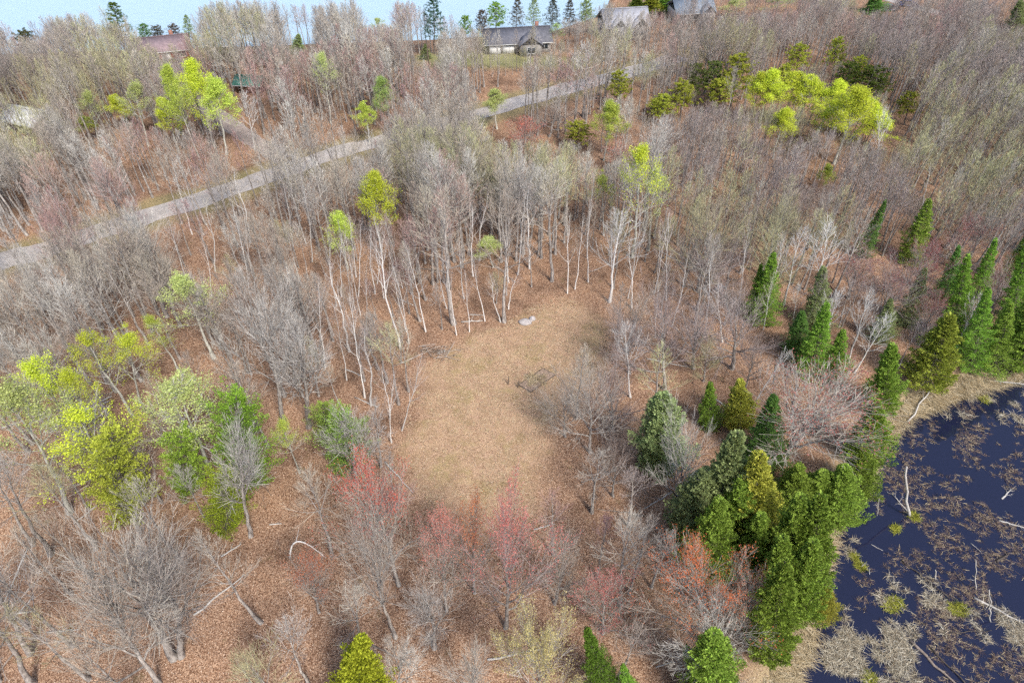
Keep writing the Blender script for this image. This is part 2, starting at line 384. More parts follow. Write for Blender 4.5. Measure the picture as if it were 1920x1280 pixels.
BARK = {'loose': 'bark_dark', 'full': 'bark_aspen', 'far': 'bark', 'bare': 'bark', 'aspen': 'bark_aspen', 'birch': 'bark_white', 'white': 'bark_white', 'sapling': 'bark_dark', 'spread': 'bark', 'vase': 'bark', 'redmaple': 'bark', 'yellowbud': 'bark',
        'spruce': 'bark_dark', 'cedar': 'bark_dark', 'pine': 'bark_dark', 'white_pine': 'bark_dark'}
NVAR = {'loose': 4, 'full': 5, 'far': 8, 'bare': 12, 'aspen': 5, 'birch': 6, 'white': 4, 'sapling': 4, 'spread': 5, 'vase': 4, 'redmaple': 4, 'yellowbud': 2, 'spruce': 4, 'cedar': 4, 'pine': 4, 'white_pine': 3}
NATH = {'spread': 13., 'vase': 13., 'redmaple': 13., 'yellowbud': 13., 'spruce': 11., 'cedar': 11., 'pine': 12., 'white_pine': 17.}
MODELS = {}
for k, nv in NVAR.items():
    MODELS[k] = []
    for sd in range(nv):
        tr, cr, lf = model(k, sd)
        bm = M[BARK[k]]
        d = {'trunk': tr.mesh(k + '_trunk', [bm], True), 'crown': cr.mesh(k + '_crown', [bm if k not in ('aspen', 'full', 'birch') else M['bark_aspen'] if k != 'birch' else M['bark_white'], M['twig']]), 'geo': (tr, cr, lf)}
        if lf is not None: d['leaves'] = lf.mesh(k + '_leaves', [M['needle' if k in ('spruce', 'cedar', 'loose', 'pine', 'white_pine') else 'leaf']])
        V = np.vstack(cr.V + (lf.V if lf else [])); d['h'] = float(max(np.vstack(tr.V)[:, 2].max(), V[:, 2].max())); d['r'] = float(np.percentile(np.hypot(V[:, 0], V[:, 1]), 97))
        MODELS[k].append(d)
TWIG = {'grey': (.41, .37, .32), 'tan': (.45, .39, .315), 'mauve': (.38, .315, .29), 'olive': (.44, .415, .23), 'pale': (.55, .52, .47), 'rose': (.43, .275, .245), 'brown': (.31, .25, .21)}
NAMES = {'loose': 'cedar_tree', 'full': 'aspen_tree', 'bare': 'bare_hardwood_tree', 'aspen': 'aspen_tree', 'birch': 'birch_tree', 'white': 'white_birch_tree', 'sapling': 'sapling_tree', 'spread': 'spreading_maple_tree', 'vase': 'maple_tree',
         'redmaple': 'red_maple_tree', 'yellowbud': 'budding_maple_tree', 'spruce': 'spruce_tree', 'cedar': 'cedar_tree', 'pine': 'pine_tree', 'white_pine': 'white_pine_tree'}
CNT = {}
OCC = []
def tree(kind, x, y, h, label, group=None, xy=None, tilt=0.0, twig='grey', leafc=None, var=None, name=None):
    i = CNT.get(kind, 0); CNT[kind] = i + 1
    d = MODELS[kind][(i if var is None else var) % NVAR[kind]]
    sz = h / d['h']; sx = (xy / d['r']) if xy else sz * RNG.uniform(.9, 1.12)
    e = link(name or NAMES[kind], None); e.empty_display_size = .3
    e.location = (x, y, float(gh(x, y))); e.rotation_mode = 'ZYX'; e.rotation_euler = (0, tilt, RNG.random() * 6.283); e.scale = (sx, sx, sz)
    link('trunk', d['trunk'], e)
    c = link('crown', d['crown'], e); tc = TWIG[twig] if isinstance(twig, str) else twig; c.color = (*tc, 1)
    if 'leaves' in d:
        f = link('leaves' if kind not in ('spruce', 'cedar', 'loose', 'pine', 'white_pine') else 'needles', d['leaves'], e); f.color = (*(leafc or (.3, .4, .05)), 1)
    tag(e, label, 'tree', group); OCC.append((x, y))
    return e

# ------------------------------------------------------------------ ground
def axis(lo, hi, step, flo, fhi):
    a = list(np.arange(lo, hi + step * .5, step)); g = step; x = lo
    pre = []
    while x > flo: g *= 1.45; x -= g; pre.append(x)
    g = step; x = a[-1]; post = []
    while x < fhi: g *= 1.45; x += g; post.append(x)
    return np.array(pre[::-1] + a + post)
gx = axis(-185, 185, 1.15, -5000, 5000); gy = axis(6, 206, 1.15, -4000, 6500)
GX, GY = np.meshgrid(gx, gy); nx, ny = len(gx), len(gy)
GZ = gh(GX, GY)
ix = np.arange(nx * ny).reshape(ny, nx)
Q = np.stack([ix[:-1, :-1], ix[:-1, 1:], ix[1:, 1:], ix[1:, :-1]], -1).reshape(-1, 4)
wobx, woby = (fbm(GX / 4, GY / 4, 31) - .5) * 5, (fbm(GX / 4, GY / 4, 37) - .5) * 5
d_clear = sdist(GX + wobx, GY + woby, CLEARING); d_pond = sdist(GX + wobx * .5, GY + woby * .5, POND)
lawn = np.zeros_like(GX)
for L_ in LAWNS: lawn = np.maximum(lawn, sstep(3, -2, sdist(GX + wobx, GY + woby, L_)))
lawn = np.maximum(lawn, .55 * sstep(6, 3.6, ldist(GX + wobx * .4, GY + woby * .4, ROAD)))
mud = sstep(.6, -.6, sdist(GX, GY, POND)); mud = np.maximum(mud, sstep(1, -3, sdist(GX, GY, LAKE)))
def ground_mat():
    m, n, l, b = new_mat('leaf_litter_ground')
    P = pos(n)
    at = n.new('ShaderNodeAttribute'); at.attribute_name = 'mask'; sp = n.new('ShaderNodeSeparateColor'); l.new(at.outputs['Color'], sp.inputs[0])
    vo = n.new('ShaderNodeTexVoronoi'); vo.inputs['Scale'].default_value = 13.0; l.new(P, vo.inputs['Vector'])
    sc = n.new('ShaderNodeSeparateColor'); l.new(vo.outputs['Color'], sc.inputs[0])
    leaf = ramp(n, [(0, (.11, .06, .038)), (.28, (.24, .14, .09)), (.6, (.385, .252, .178)), (.85, (.50, .345, .245)), (1, (.64, .48, .36))]); l.new(sc.outputs[0], leaf.inputs[0])
    big = noise(n, l, .16, P, 5, .6); patch = ramp(n, [(.30, (.42, .38, .35)), (.45, (.82, .76, .70)), (.58, (1.0, .92, .82)), (.70, (1.15, 1.05, .92))]); l.new(big.outputs[0], patch.inputs[0])
    lit0 = mixc(n, l, 1.0, leaf.outputs[0], patch.outputs[0], 'MULTIPLY')
    mn = noise(n, l, .45, P, 6, .7); mm = ramp(n, [(.60, (0, 0, 0)), (.72, (.65, .65, .65))]); l.new(mn.outputs[0], mm.inputs[0])
    lit = mixc(n, l, mm.outputs[0], lit0, (.13, .115, .045))
    # clearing: dry flattened grass with leaves and some green
    fine = noise(n, l, 7.0, P, 4, .7); dry = ramp(n, [(.3, (.27, .185, .11)), (.5, (.52, .37, .235)), (.72, (.68, .53, .38))]); l.new(fine.outputs[0], dry.inputs[0])
    gn = noise(n, l, .22, P, 4, .65); gm = ramp(n, [(.50, (0, 0, 0)), (.66, (.52, .52, .52))]); l.new(gn.outputs[0], gm.inputs[0])
    grn = mixc(n, l, gm.outputs[0], dry.outputs[0], (.30, .29, .09))
    mixl = noise(n, l, 1.1, P, 4, .7); lm = ramp(n, [(.42, (.2, .2, .2)), (.60, (.72, .72, .72))]); l.new(mixl.outputs[0], lm.inputs[0])
    clr0 = mixc(n, l, lm.outputs[0], grn, leaf.outputs[0])
    dn = noise(n, l, .55, P, 6, .75); dr = ramp(n, [(.34, (.74, .68, .62)), (.50, (1.0, .95, .89)), (.66, (1.1, 1.04, .98))]); l.new(dn.outputs[0], dr.inputs[0])
    clr = mixc(n, l, 1.0, clr0, dr.outputs[0], 'MULTIPLY')
    c1 = mixc(n, l, sp.outputs[0], lit, clr)
    straw = ramp(n, [(.3, (.30, .22, .12)), (.55, (.50, .39, .23)), (.75, (.62, .50, .33))]); l.new(fine.outputs[0], straw.inputs[0])
    c2 = mixc(n, l, sp.outputs[1], c1, straw.outputs[0])
    lw = ramp(n, [(.3, (.20, .17, .09)), (.5, (.30, .28, .13)), (.7, (.26, .29, .10))]); l.new(fine.outputs[0], lw.inputs[0])
    c3 = mixc(n, l, sp.outputs[2], c2, lw.outputs[0])
    al = n.new('ShaderNodeAttribute'); al.attribute_name = 'mud'
    c4 = mixc(n, l, al.outputs['Fac'], c3, (.05, .035, .022))
    l.new(c4, b.inputs['Base Color']); b.inputs['Roughness'].default_value = .95; b.inputs['Specular IOR Level'].default_value = .1
    bp = n.new('ShaderNodeBump'); bp.inputs['Strength'].default_value = .7; bp.inputs['Distance'].default_value = .08
    l.new(sc.outputs[1], bp.inputs['Height']); l.new(bp.outputs[0], b.inputs['Normal'])
    return m
me = mk_mesh('ground', np.stack([GX, GY, GZ], -1), Q, [ground_mat()], smooth=True)
ca = me.color_attributes.new('mask', 'FLOAT_COLOR', 'POINT')
col = np.stack([sstep(2.2, -1.5, d_clear), np.clip(sstep(4.5, 1.5, d_pond), 0, 1), lawn, np.ones_like(lawn)], -1)
ca.data.foreach_set('color', col.astype(np.float32).ravel())
fa = me.attributes.new('mud', 'FLOAT', 'POINT'); fa.data.foreach_set('value', mud.astype(np.float32).ravel())
tag(link('ground', me), kind='structure')

# ------------------------------------------------------------------ roads
def strip(line, half, name, mat, zo, step=2.0, wob=.35):
    line = np.array(line); seg = np.hypot(*np.diff(line, axis=0).T); cum = np.concatenate([[0], np.cumsum(seg)])
    s = np.arange(0, cum[-1], step)
    x = np.interp(s, cum, line[:, 0]); y = np.interp(s, cum, line[:, 1])
    k = np.ones(9) / 9; xs = np.convolve(np.pad(x, 4, 'edge'), k, 'valid'); ys = np.convolve(np.pad(y, 4, 'edge'), k, 'valid')
    tx, ty = np.gradient(xs), np.gradient(ys); L = np.hypot(tx, ty); nxx, nyy = -ty / L, tx / L
    offs = np.linspace(-1, 1, 7); VV = []
    for o in offs:
        ww = half * o * (1 + (wob * (vnoise(s / 3.0, s * 0 + o * 5, 3) - .5) if abs(o) == 1 else 0))
        X, Y = xs + nxx * ww, ys + nyy * ww
        VV.append(np.stack([X, Y, gh(X, Y) + zo - .03 * o * o], -1))
    VV = np.stack(VV, 1); ii = np.arange(VV.shape[0] * 7).reshape(-1, 7)
    q = np.stack([ii[:-1, :-1], ii[:-1, 1:], ii[1:, 1:], ii[1:, :-1]], -1).reshape(-1, 4)
    return tag(link(name, mk_mesh(name, VV, q[:, ::-1], [mat], smooth=True)), kind='structure')
def gravel(name, lo, mid, hi):
    m, n, l, b = new_mat(name); P = pos(n)
    t = noise(n, l, 2.2, P, 6, .75); r = ramp(n, [(.3, lo), (.5, mid), (.72, hi)]); l.new(t.outputs[0], r.inputs[0])
    w = noise(n, l, .25, P, 3); r2 = ramp(n, [(.35, (.8, .78, .76)), (.65, (1.08, 1.06, 1.04))]); l.new(w.outputs[0], r2.inputs[0])
    l.new(mixc(n, l, 1, r.outputs[0], r2.outputs[0], 'MULTIPLY'), b.inputs['Base Color']); b.inputs['Roughness'].default_value = .95
    bp = n.new('ShaderNodeBump'); bp.inputs['Distance'].default_value = .04; l.new(t.outputs[0], bp.inputs['Height']); l.new(bp.outputs[0], b.inputs['Normal'])
    return m
M['gravel'] = gravel('pale_gravel', (.32, .29, .26), (.43, .395, .365), (.54, .50, .465))
M['gravel2'] = gravel('driveway_gravel', (.22, .17, .15), (.32, .265, .235), (.42, .36, .32))
strip(ROAD, 2.35, 'gravel_road', M['gravel'], .07)
strip(DRIVE, 1.9, 'driveway', M['gravel2'], .06)
strip(LANE, 1.8, 'gravel_lane', M['gravel'], .06)

# ------------------------------------------------------------------ water
def water_mat(name, col, rough, bump, scale, ior=1.33):
    m, n, l, b = new_mat(name)
    b.inputs['Base Color'].default_value = (*col, 1); b.inputs['Roughness'].default_value = rough; b.inputs['IOR'].default_value = ior
    b.inputs['Specular IOR Level'].default_value = .5
    t = noise(n, l, scale, pos(n), 4); bp = n.new('ShaderNodeBump'); bp.inputs['Strength'].default_value = bump; bp.inputs['Distance'].default_value = .03
    l.new(t.outputs[0], bp.inputs['Height']); l.new(bp.outputs[0], b.inputs['Normal'])
    return m
def sheet(name, pts, z, mat):
    me = bpy.data.meshes.new(name); me.from_pydata([(p[0], p[1], z) for p in pts], [], [list(range(len(pts)))]); me.materials.append(mat); me.update()
    if me.polygons[0].normal.z < 0: me.flip_normals()
    return tag(link(name, me), kind='structure')
pe = [(p[0] - (3.5 if p[0] < 100 else 0), p[1] + (3.5 if p[1] > 60 else -2)) for p in POND]
sheet('pond_water', pe, POND_Z, water_mat('pond_surface', (.012, .014, .036), .04, .25, 1.2, 1.5))  # bluish base colour: part of the sky's reflection painted into the water
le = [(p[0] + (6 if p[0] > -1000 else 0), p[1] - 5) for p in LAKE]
sheet('lake_water', le, LAKE_Z, water_mat('lake_surface', (.40, .53, .61), .12, .6, .35, 1.45))  # pale blue base stands in for bright clouds and sky mirrored on the lake

# ------------------------------------------------------------------ the trees one can tell apart
KEEP = []
def pt(kind, bx, by, tx, ty, w, label, group=None, **k):
    """tree by its foot and its top in the photograph; w = crown width"""
    x, y = gp(bx, by); h = max(1.2, height_at(y, ty)); d = y * cs - (h - CAM_H) * sn
    xt = (tx - 960) / F * d; tilt = math.atan2(xt - x, h)
    tilt = max(-.32, min(.32, tilt))
    dm = y * cs - (h * .6 - CAM_H) * sn
    KEEP.append((tx, y, (w or 60) * (.58 if kind not in ('birch',) else .35), ty, ty + (by - ty) * (.82 if kind in ('spruce', 'cedar') else .55)))
    return tree(kind, x, y, h, label, group, xy=(w / 2 * dm / F) if w else None, tilt=tilt, **k)
YG, YG2, PG, LG = (.66, .74, .08), (.58, .68, .13), (.58, .65, .24), (.46, .62, .19)
CED, CEY, SPR, SPD, OLV, GRG = (.27, .385, .065), (.46, .45, .08), (.22, .37, .055), (.14, .27, .06), (.34, .37, .05), (.30, .37, .15)
RED, ORG, PNK = (.60, .13, .10), (.64, .20, .08), (.70, .24, .20)
# --- lower left corner
pt('vase', 328, 1234, 165, 950, 260, 'left stem of the double-trunk bare maple near the bottom left corner', twig='grey')
pt('vase', 342, 1232, 300, 960, 210, 'right stem of the double-trunk bare maple near the bottom left corner', twig='grey')
pt('spread', 300, 1284, 100, 1000, 300, 'big leaning grey tree cut off by the bottom edge, below the double-trunk maple', twig='grey')
pt('bare', 64, 1284, -60, 1090, 170, 'thick dark trunk in the bottom left corner', twig='grey')
pt('bare', 58, 1224, -40, 1010, 150, 'dark trunk just above the one in the bottom left corner', twig='tan')
pt('bare', 96, 1040, -10, 850, 150, 'dark straight trunk at the left edge below the white leaning aspen', twig='grey')
pt('bare', 62, 1022, -50, 830, 120, 'dark trunk at the left edge, thinner of two side by side', twig='grey')
pt('aspen', 132, 962, -5, 715, 190, 'white leaning aspen at the left edge with sparse pale green leaves', leafc=PG)
pt('aspen', 242, 955, 128, 765, 170, 'white-trunked aspen leaning over the yellow-green cedar at lower left', leafc=YG)
pt('loose', 235, 965, 205, 790, 135, 'yellow-green cedar beside the white leaning aspen at lower left', leafc=(.42, .47, .07))
pt('loose', 462, 915, 440, 728, 130, 'dark green cedar behind the bare crooked tree at lower left', leafc=(.20, .32, .04))
pt('loose', 425, 990, 418, 880, 95, 'short bright green cedar beside the crooked grey trunk', leafc=(.30, .38, .04))
pt('loose', 350, 925, 335, 800, 90, 'green cedar under the half-bare aspen at lower left', leafc=(.26, .36, .05))
pt('aspen', 398, 895, 335, 690, 200, 'half-bare aspen with white fork above the dark green cedar', leafc=PG)
pt('vase', 470, 1005, 432, 775, 140, 'bare crooked grey tree in front of the dark green cedar', twig='pale')
pt('aspen', 562, 885, 526, 785, 70, 'small yellow-leafed aspen right of the dark green cedar', leafc=YG2)
pt('aspen', 175, 860, 45, 668, 130, 'bright yellow-green aspen nearest the left edge', leafc=YG)
pt('aspen', 205, 850, 110, 690, 90, 'yellow-green aspen standing close behind the bright one at the left edge', leafc=YG)
pt('aspen', 250, 780, 140, 618, 110, 'yellow-green aspen left one of the pair above the left cedars', leafc=YG)
pt('aspen', 262, 760, 225, 603, 100, 'yellow-green aspen right one of the pair above the left cedars', leafc=YG)
pt('aspen', 402, 672, 320, 512, 130, 'white-trunked aspen with thin pale leaves south of the road', leafc=PG)
pt('aspen', 335, 695, 275, 590, 70, 'small thin yellow aspen between the yellow pair and the pale aspen', leafc=YG2)
pt('vase', 532, 790, 478, 528, 150, 'tall pale grey fan-shaped maple, left of two left of the clearing', twig='pale')
pt('vase', 578, 800, 562, 568, 150, 'pale grey fan-shaped maple, right of two left of the clearing', twig='pale')
pt('loose', 652, 880, 640, 770, 100, 'green cedar behind bare twigs left of the clearing', leafc=(.25, .36, .07))
pt('vase', 668, 905, 655, 765, 130, 'pale bare tree in front of the green cedar left of the clearing', twig='pale')
pt('loose', 612, 830, 605, 752, 60, 'small green cedar between the fan-shaped maples and the clearing', leafc=(.3, .4, .08))
pt('redmaple', 748, 1098, 662, 820, 190, 'big leaning red-budded maple left of the clearing foot', leafc=RED, var=0)
pt('vase', 742, 1196, 668, 960, 130, 'slender crooked maple leaning left below the clearing', twig='grey')
pt('redmaple', 600, 1150, 575, 1030, 110, 'thin red-budded sapling maple beside the arched white birch', leafc=ORG)
pt('vase', 745, 1310, 745, 1200, 110, 'small pale bare tree at the bottom edge beside the yellow-green cedar', twig='pale')
pt('vase', 890, 1330, 880, 1195, 120, 'small grey bare tree at the bottom edge left of the cream-budded maple', twig='grey')
pt('cedar', 668, 1345, 678, 1190, 125, 'bright yellow-green cedar at the bottom edge', leafc=(.38, .42, .04))
# --- red maples below the clearing
pt('redmaple', 838, 1145, 818, 938, 140, 'pink-topped red maple, leftmost below the clearing', leafc=PNK, var=0)
pt('redmaple', 890, 1110, 880, 922, 130, 'orange-topped red maple second from the left below the clearing', leafc=ORG, var=1)
pt('redmaple', 948, 1175, 965, 905, 190, 'broad pinkish-grey maple with the thickest trunk below the clearing', leafc=PNK, var=1, twig='mauve')
pt('spread', 1040, 1130, 1075, 985, 130, 'grey leaning maple right of the broad pinkish maple', twig='grey')
pt('redmaple', 1130, 1185, 1135, 1070, 150, 'low pink-budded maple right of the cream-budded one', leafc=PNK, var=1)
pt('vase', 815, 1215, 800, 1090, 130, 'low bare bush-like maple under the pink-topped maple', twig='pale')
pt('spread', 700, 1010, 790, 880, 140, 'thin pink-budded maple at the lower left corner of the clearing', twig='rose')
pt('yellowbud', 1018, 1320, 1010, 1128, 170, 'cream-yellow budding maple at the bottom edge', leafc=(.68, .60, .26), twig='pale')
pt('spruce', 1140, 1310, 1098, 1168, 80, 'narrow green spruce at the bottom edge right of the cream-budded maple', leafc=(.12, .20, .03))
pt('spruce', 1185, 1320, 1168, 1240, 55, 'small dark spruce tip at the bottom edge', leafc=SPR)
# --- lower right: red maple and cedar stand
pt('redmaple', 1330, 1215, 1290, 985, 250, 'large orange-red budded maple in front of the cedar stand', leafc=ORG, var=0)
pt('redmaple', 1400, 1210, 1405, 1040, 130, 'red-tipped maple between the large red maple and the shore cedars', leafc=ORG)
pt('spread', 1340, 1275, 1330, 1120, 200, 'low spreading bare maple at the bottom right of the red maple', twig='pale')
pt('cedar', 1335, 1010, 1385, 808, 125, 'grey-green cedar at the left of the shore stand', leafc=GRG)
pt('spruce', 1432, 870, 1452, 735, 95, 'dark pointed spruce behind the yellow-topped cedar', leafc=SPD)
pt('cedar', 1400, 1030, 1425, 842, 125, 'yellow-topped cedar, tallest of the shore stand', leafc=CEY)
pt('cedar', 1368, 1035, 1394, 895, 100, 'green cedar in front of the yellow-topped cedar', leafc=CED)
pt('cedar', 1408, 1075, 1428, 960, 90, 'small green cedar at the front of the shore stand', leafc=CED)
pt('cedar', 1476, 1085, 1502, 922, 105, 'pointed green cedar, second from the pond in the shore stand', leafc=CED)
pt('cedar', 1518, 1095, 1544, 912, 95, 'pointed green cedar nearest the pond in the shore stand', leafc=CED)
pt('cedar', 1442, 1235, 1473, 1046, 95, 'narrow dark green cedar beside the straw shore at the lower end of the stand', leafc=CED)
pt('cedar', 1500, 1150, 1528, 1005, 95, 'bushy cedar on the straw shore below the pointed pair', leafc=CED)
pt('cedar', 1460, 1140, 1470, 1000, 100, 'dense cedar in the middle of the shore stand', leafc=CED)
pt('cedar', 1330, 1075, 1350, 930, 110, 'green cedar behind the large orange-red maple', leafc=CED)
pt('cedar', 1300, 1010, 1325, 880, 110, 'greyish cedar leftmost in the shore stand', leafc=GRG)
pt('cedar', 1480, 960, 1500, 870, 90, 'low cedar under the big red-tipped maple', leafc=CED)
pt('cedar', 1530, 960, 1545, 880, 95, 'low bushy cedar between the big red-tipped maple and the pond', leafc=CED)
pt('cedar', 1545, 1150, 1555, 1095, 55, 'small olive cedar bush leaning over the straw shore', leafc=CEY)
pt('cedar', 1330, 1310, 1340, 1180, 110, 'green cedar behind the low spreading maple at the bottom edge', leafc=CED)
pt('cedar', 1570, 970, 1590, 865, 95, 'low green cedar overhanging the pond above the stand', leafc=CED)
pt('cedar', 1610, 925, 1625, 825, 75, 'low bright green cedar at the pond edge under the big red-tipped maple', leafc=CED)
pt('cedar', 1625, 860, 1648, 740, 85, 'narrow green cedar on the pond edge right of the big red-tipped maple', leafc=CED)
pt('redmaple', 1466, 862, 1560, 662, 285, 'big silver-barked maple with red tips leaning towards the pond', leafc=(.42, .17, .14), twig='grey', var=2)
pt('spread', 1270, 970, 1290, 725, 140, 'bare grey tree with a dark trunk left of the shore cedars', twig='pale')
pt('cedar', 1238, 880, 1245, 735, 105, 'green cedar half hidden behind the bare grey tree', leafc=GRG)
pt('cedar', 1385, 800, 1388, 708, 65, 'small olive cedar above the grey-green cedar', leafc=CEY)
pt('spruce', 1330, 800, 1332, 712, 45, 'tiny green spruce left of the small olive cedar', leafc=SPR)
# --- right of the clearing
pt('spread', 1246, 730, 1240, 505, 190, 'big domed mauve-grey tree right of the clearing', twig='mauve')
pt('spread', 1372, 690, 1395, 535, 190, 'domed mauve tree right of the big domed one', twig='mauve')
pt('spread', 1108, 850, 1092, 655, 185, 'low spreading grey tree on the right side of the clearing', twig='grey')
pt('spread', 1060, 820, 1055, 700, 110, 'thin grey tree at the clearing edge left of the low spreading one', twig='grey')
pt('spread', 1150, 810, 1140, 668, 150, 'twiggy grey tree close right of the low spreading one', twig='mauve')
pt('spread', 1180, 700, 1165, 560, 130, 'mauve twiggy tree at the upper right rim of the clearing', twig='mauve')
pt('spread', 1300, 690, 1310, 550, 150, 'mauve twiggy tree between the two domed trees', twig='mauve')
pt('spread', 1150, 930, 1150, 810, 130, 'brownish twiggy tree below the low spreading one', twig='brown')
pt('white', 1182, 745, 1172, 592, 70, 'dead white snag between the low spreading tree and the domed tree', twig='pale')
pt('bare', 1110, 960, 1130, 840, 100, 'thin grey tree below the low spreading tree', twig='grey')
pt('bare', 1180, 985, 1190, 870, 90, 'thin mauve tree left of the dark-trunked bare tree', twig='mauve')
# --- centre: edge of the clearing
pt('white', 1143, 565, 1168, 392, 120, 'bright white bare birch at the top of the clearing', twig='pale')
pt('aspen', 1185, 482, 1200, 262, 110, 'tallest white aspen with yellow-green top right of centre', leafc=YG)
pt('aspen', 1215, 470, 1232, 305, 75, 'second white aspen right beside the tallest one', leafc=PG)
pt('aspen', 1132, 440, 1125, 312, 55, 'small yellow-green aspen left of the tallest white aspen', leafc=YG2)
pt('birch', 1064, 548, 1070, 388, 50, 'slim white birch at the top of the clearing, left of the bright white one')
pt('birch', 1078, 540, 1092, 400, 40, 'slim white birch leaning right at the top of the clearing')
pt('bare', 946, 602, 955, 338, 130, 'tall grey hardwood with white base at the top left of the clearing', twig='tan')
pt('bare', 852, 605, 838, 345, 130, 'tall forked grey hardwood left of the white-based one', twig='tan')
pt('bare', 1035, 525, 1040, 300, 100, 'dark-trunked pair of hardwoods behind the top of the clearing', twig='tan')
for k, (a, b_, c, d_, w_, t_) in enumerate([
    (751, 652, 690, 400, 60, 'longest white birch leaning left beside the brush pile'), (766, 642, 720, 440, 50, 'white birch just behind the longest leaning one'),
    (798, 620, 760, 440, 50, 'white birch between the leaning pair and the forked hardwood'), (838, 577, 815, 445, 40, 'thin white birch behind the forked hardwood'),
    (856, 626, 828, 440, 40, 'thin white birch in front of the forked hardwood'), (909, 600, 878, 448, 40, 'thin white birch left of the white-based hardwood'),
    (938, 602, 912, 505, 30, 'short white birch at the foot of the white-based hardwood'), (954, 578, 978, 498, 45, 'short white birch leaning right at the foot of the white-based hardwood'),
    (684, 745, 652, 540, 60, 'white birch with two stems left of the clearing'), (731, 786, 708, 680, 50, 'low bare white birch on the left rim of the clearing'),
    (754, 808, 797, 645, 55, 'white birch leaning right on the left rim of the clearing'), (650, 712, 622, 565, 45, 'thin white birch furthest left of the clearing rim'),
    (696, 760, 690, 610, 50, 'straight white birch on the left rim of the clearing'), (735, 830, 742, 690, 60, 'white birch with bare upright twigs at the lower left rim of the clearing'),
    (610, 690, 590, 520, 50, 'pale birch among grey maples left of the clearing'), (668, 520, 655, 400, 40, 'thin birch under the small yellow aspen'),
    (720, 560, 700, 420, 40, 'thin birch below the bright yellow aspen'), (880, 620, 870, 500, 35, 'small birch beside the fallen log at the clearing top')]):
    pt('birch', a, b_, c, d_, w_, t_, twig='mauve')
MARKS = [(335, 1232, 'double-trunk maple'), (575, 1040, 'arched white birch'), (1005, 715, 'garden bed'), (988, 600, 'pale boulder'), (820, 660, 'brush pile'), (716, 460, 'lone yellow aspen'), (475, 168, 'green-roofed shed'), (66, 238, 'white cabin'),
         (1185, 482, 'tallest white aspen'), (1430, 600, 'lone dark spruce'), (1246, 730, 'big domed mauve tree'), (462, 915, 'dark green cedar'), (1018, 1280, 'cream-budded maple'), (1540, 280, 'bright yellow stand'), (1085, 275, 'low round pine'), (555, 790, 'pale fan-shaped maples'),
         (255, 765, 'yellow aspen pair'), (402, 672, 'thin-leaved aspen'), (1143, 565, 'bright white birch'), (668, 1270, 'yellow-green cedar'), (132, 962, 'white leaning aspen'), (748, 1098, 'red-budded maple'), (1330, 1215, 'orange-red maple'), (1108, 850, 'low spreading tree'),
         (1665, 470, 'slim dark spruce'), (860, 600, 'forked grey hardwood'), (560, 308, 'driveway mouth'), (290, 402, 'left road stretch'), (700, 264, 'middle road stretch'), (1270, 970, 'dark-trunked bare tree'), (948, 1175, 'broad pinkish maple')]
def rel_to(ax, ay):
    mx, my, mn = min(MARKS, key=lambda m_: (m_[0] - ax) ** 2 + ((m_[1] - ay) * 1.3) ** 2); dx, dy = ax - mx, ay - my; f_ = math.hypot(dx, dy)
    return ('just ' if f_ < 55 else 'well ' if f_ > 120 else '') + (('left of' if dx < 0 else 'right of') if abs(dx) > abs(dy) else ('behind' if dy < 0 else 'in front of')) + ' the ' + mn
BQ = np.random.default_rng(8); BSEEN = {}
for a, b_, c, d_, nn, t_ in [(600, 520, 770, 660, 12, 'slim leaning white birch in the thicket left of the clearing top'), (860, 480, 1010, 590, 8, 'slim white birch stem in the wood behind the pale boulder'), (1090, 480, 1260, 590, 8, 'slim white birch stem right of the bright white birch'), (330, 420, 600, 560, 10, 'thin pale birch stem among the hardwoods south of the road'), (1180, 560, 1480, 640, 6, 'thin white birch stem among the mauve trees right of the clearing')]:
    for j in range(nn):
        bx_, by_ = BQ.uniform(a, c), BQ.uniform(b_, d_); p_ = gp(bx_, by_)
        if sdist(p_[0], p_[1], CLEARING) < .5: continue
        pt('birch', bx_, by_, bx_ + (bx_ - 960) * .06 + BQ.normal(0, 14), by_ - BQ.uniform(110, 190), BQ.uniform(30, 55), '%s white birch stem %s' % ('slim' if j % 2 else 'leaning thin', rel_to(bx_, by_)), 'white birch stems in the wood', twig=['mauve', 'grey', 'tan'][j % 3])
pt('full', 716, 472, 702, 314, 80, 'bright yellow aspen standing alone south of the road', leafc=YG)
pt('full', 652, 505, 636, 395, 65, 'dull yellow-green aspen left of the bright yellow one', leafc=YG2)
pt('full', 925, 500, 905, 440, 50, 'tiny yellow-green aspen among the hardwoods above the clearing', leafc=PG)
# --- upper middle
pt('full', 1132, 300, 1142, 180, 70, 'yellow-green aspen beside the low green pine', leafc=YG2)
pt('pine', 1082, 280, 1085, 226, 62, 'low round green pine in the middle of the wood', leafc=OLV)
pt('pine', 1165, 205, 1160, 128, 45, 'olive pine beside the bend of the road', leafc=OLV)
pt('full', 932, 240, 928, 162, 46, 'pale lime-green tree standing at the road', leafc=PG)
pt('full', 692, 265, 676, 186, 48, 'lime-green aspen beside the road, left of two', leafc=YG2)
pt('full', 722, 250, 710, 135, 50, 'tall thin lime-green aspen beside the road', leafc=LG)
pt('redmaple', 985, 290, 985, 215, 90, 'red-budded maple beside the lime-green tree at the road', leafc=RED)
pt('redmaple', 1165, 325, 1165, 262, 70, 'red-budded maple under the yellow-green aspen', leafc=RED)
pt('spread', 1030, 255, 1050, 165, 120, 'broad bare tree overhanging the bend of the road', twig='tan')
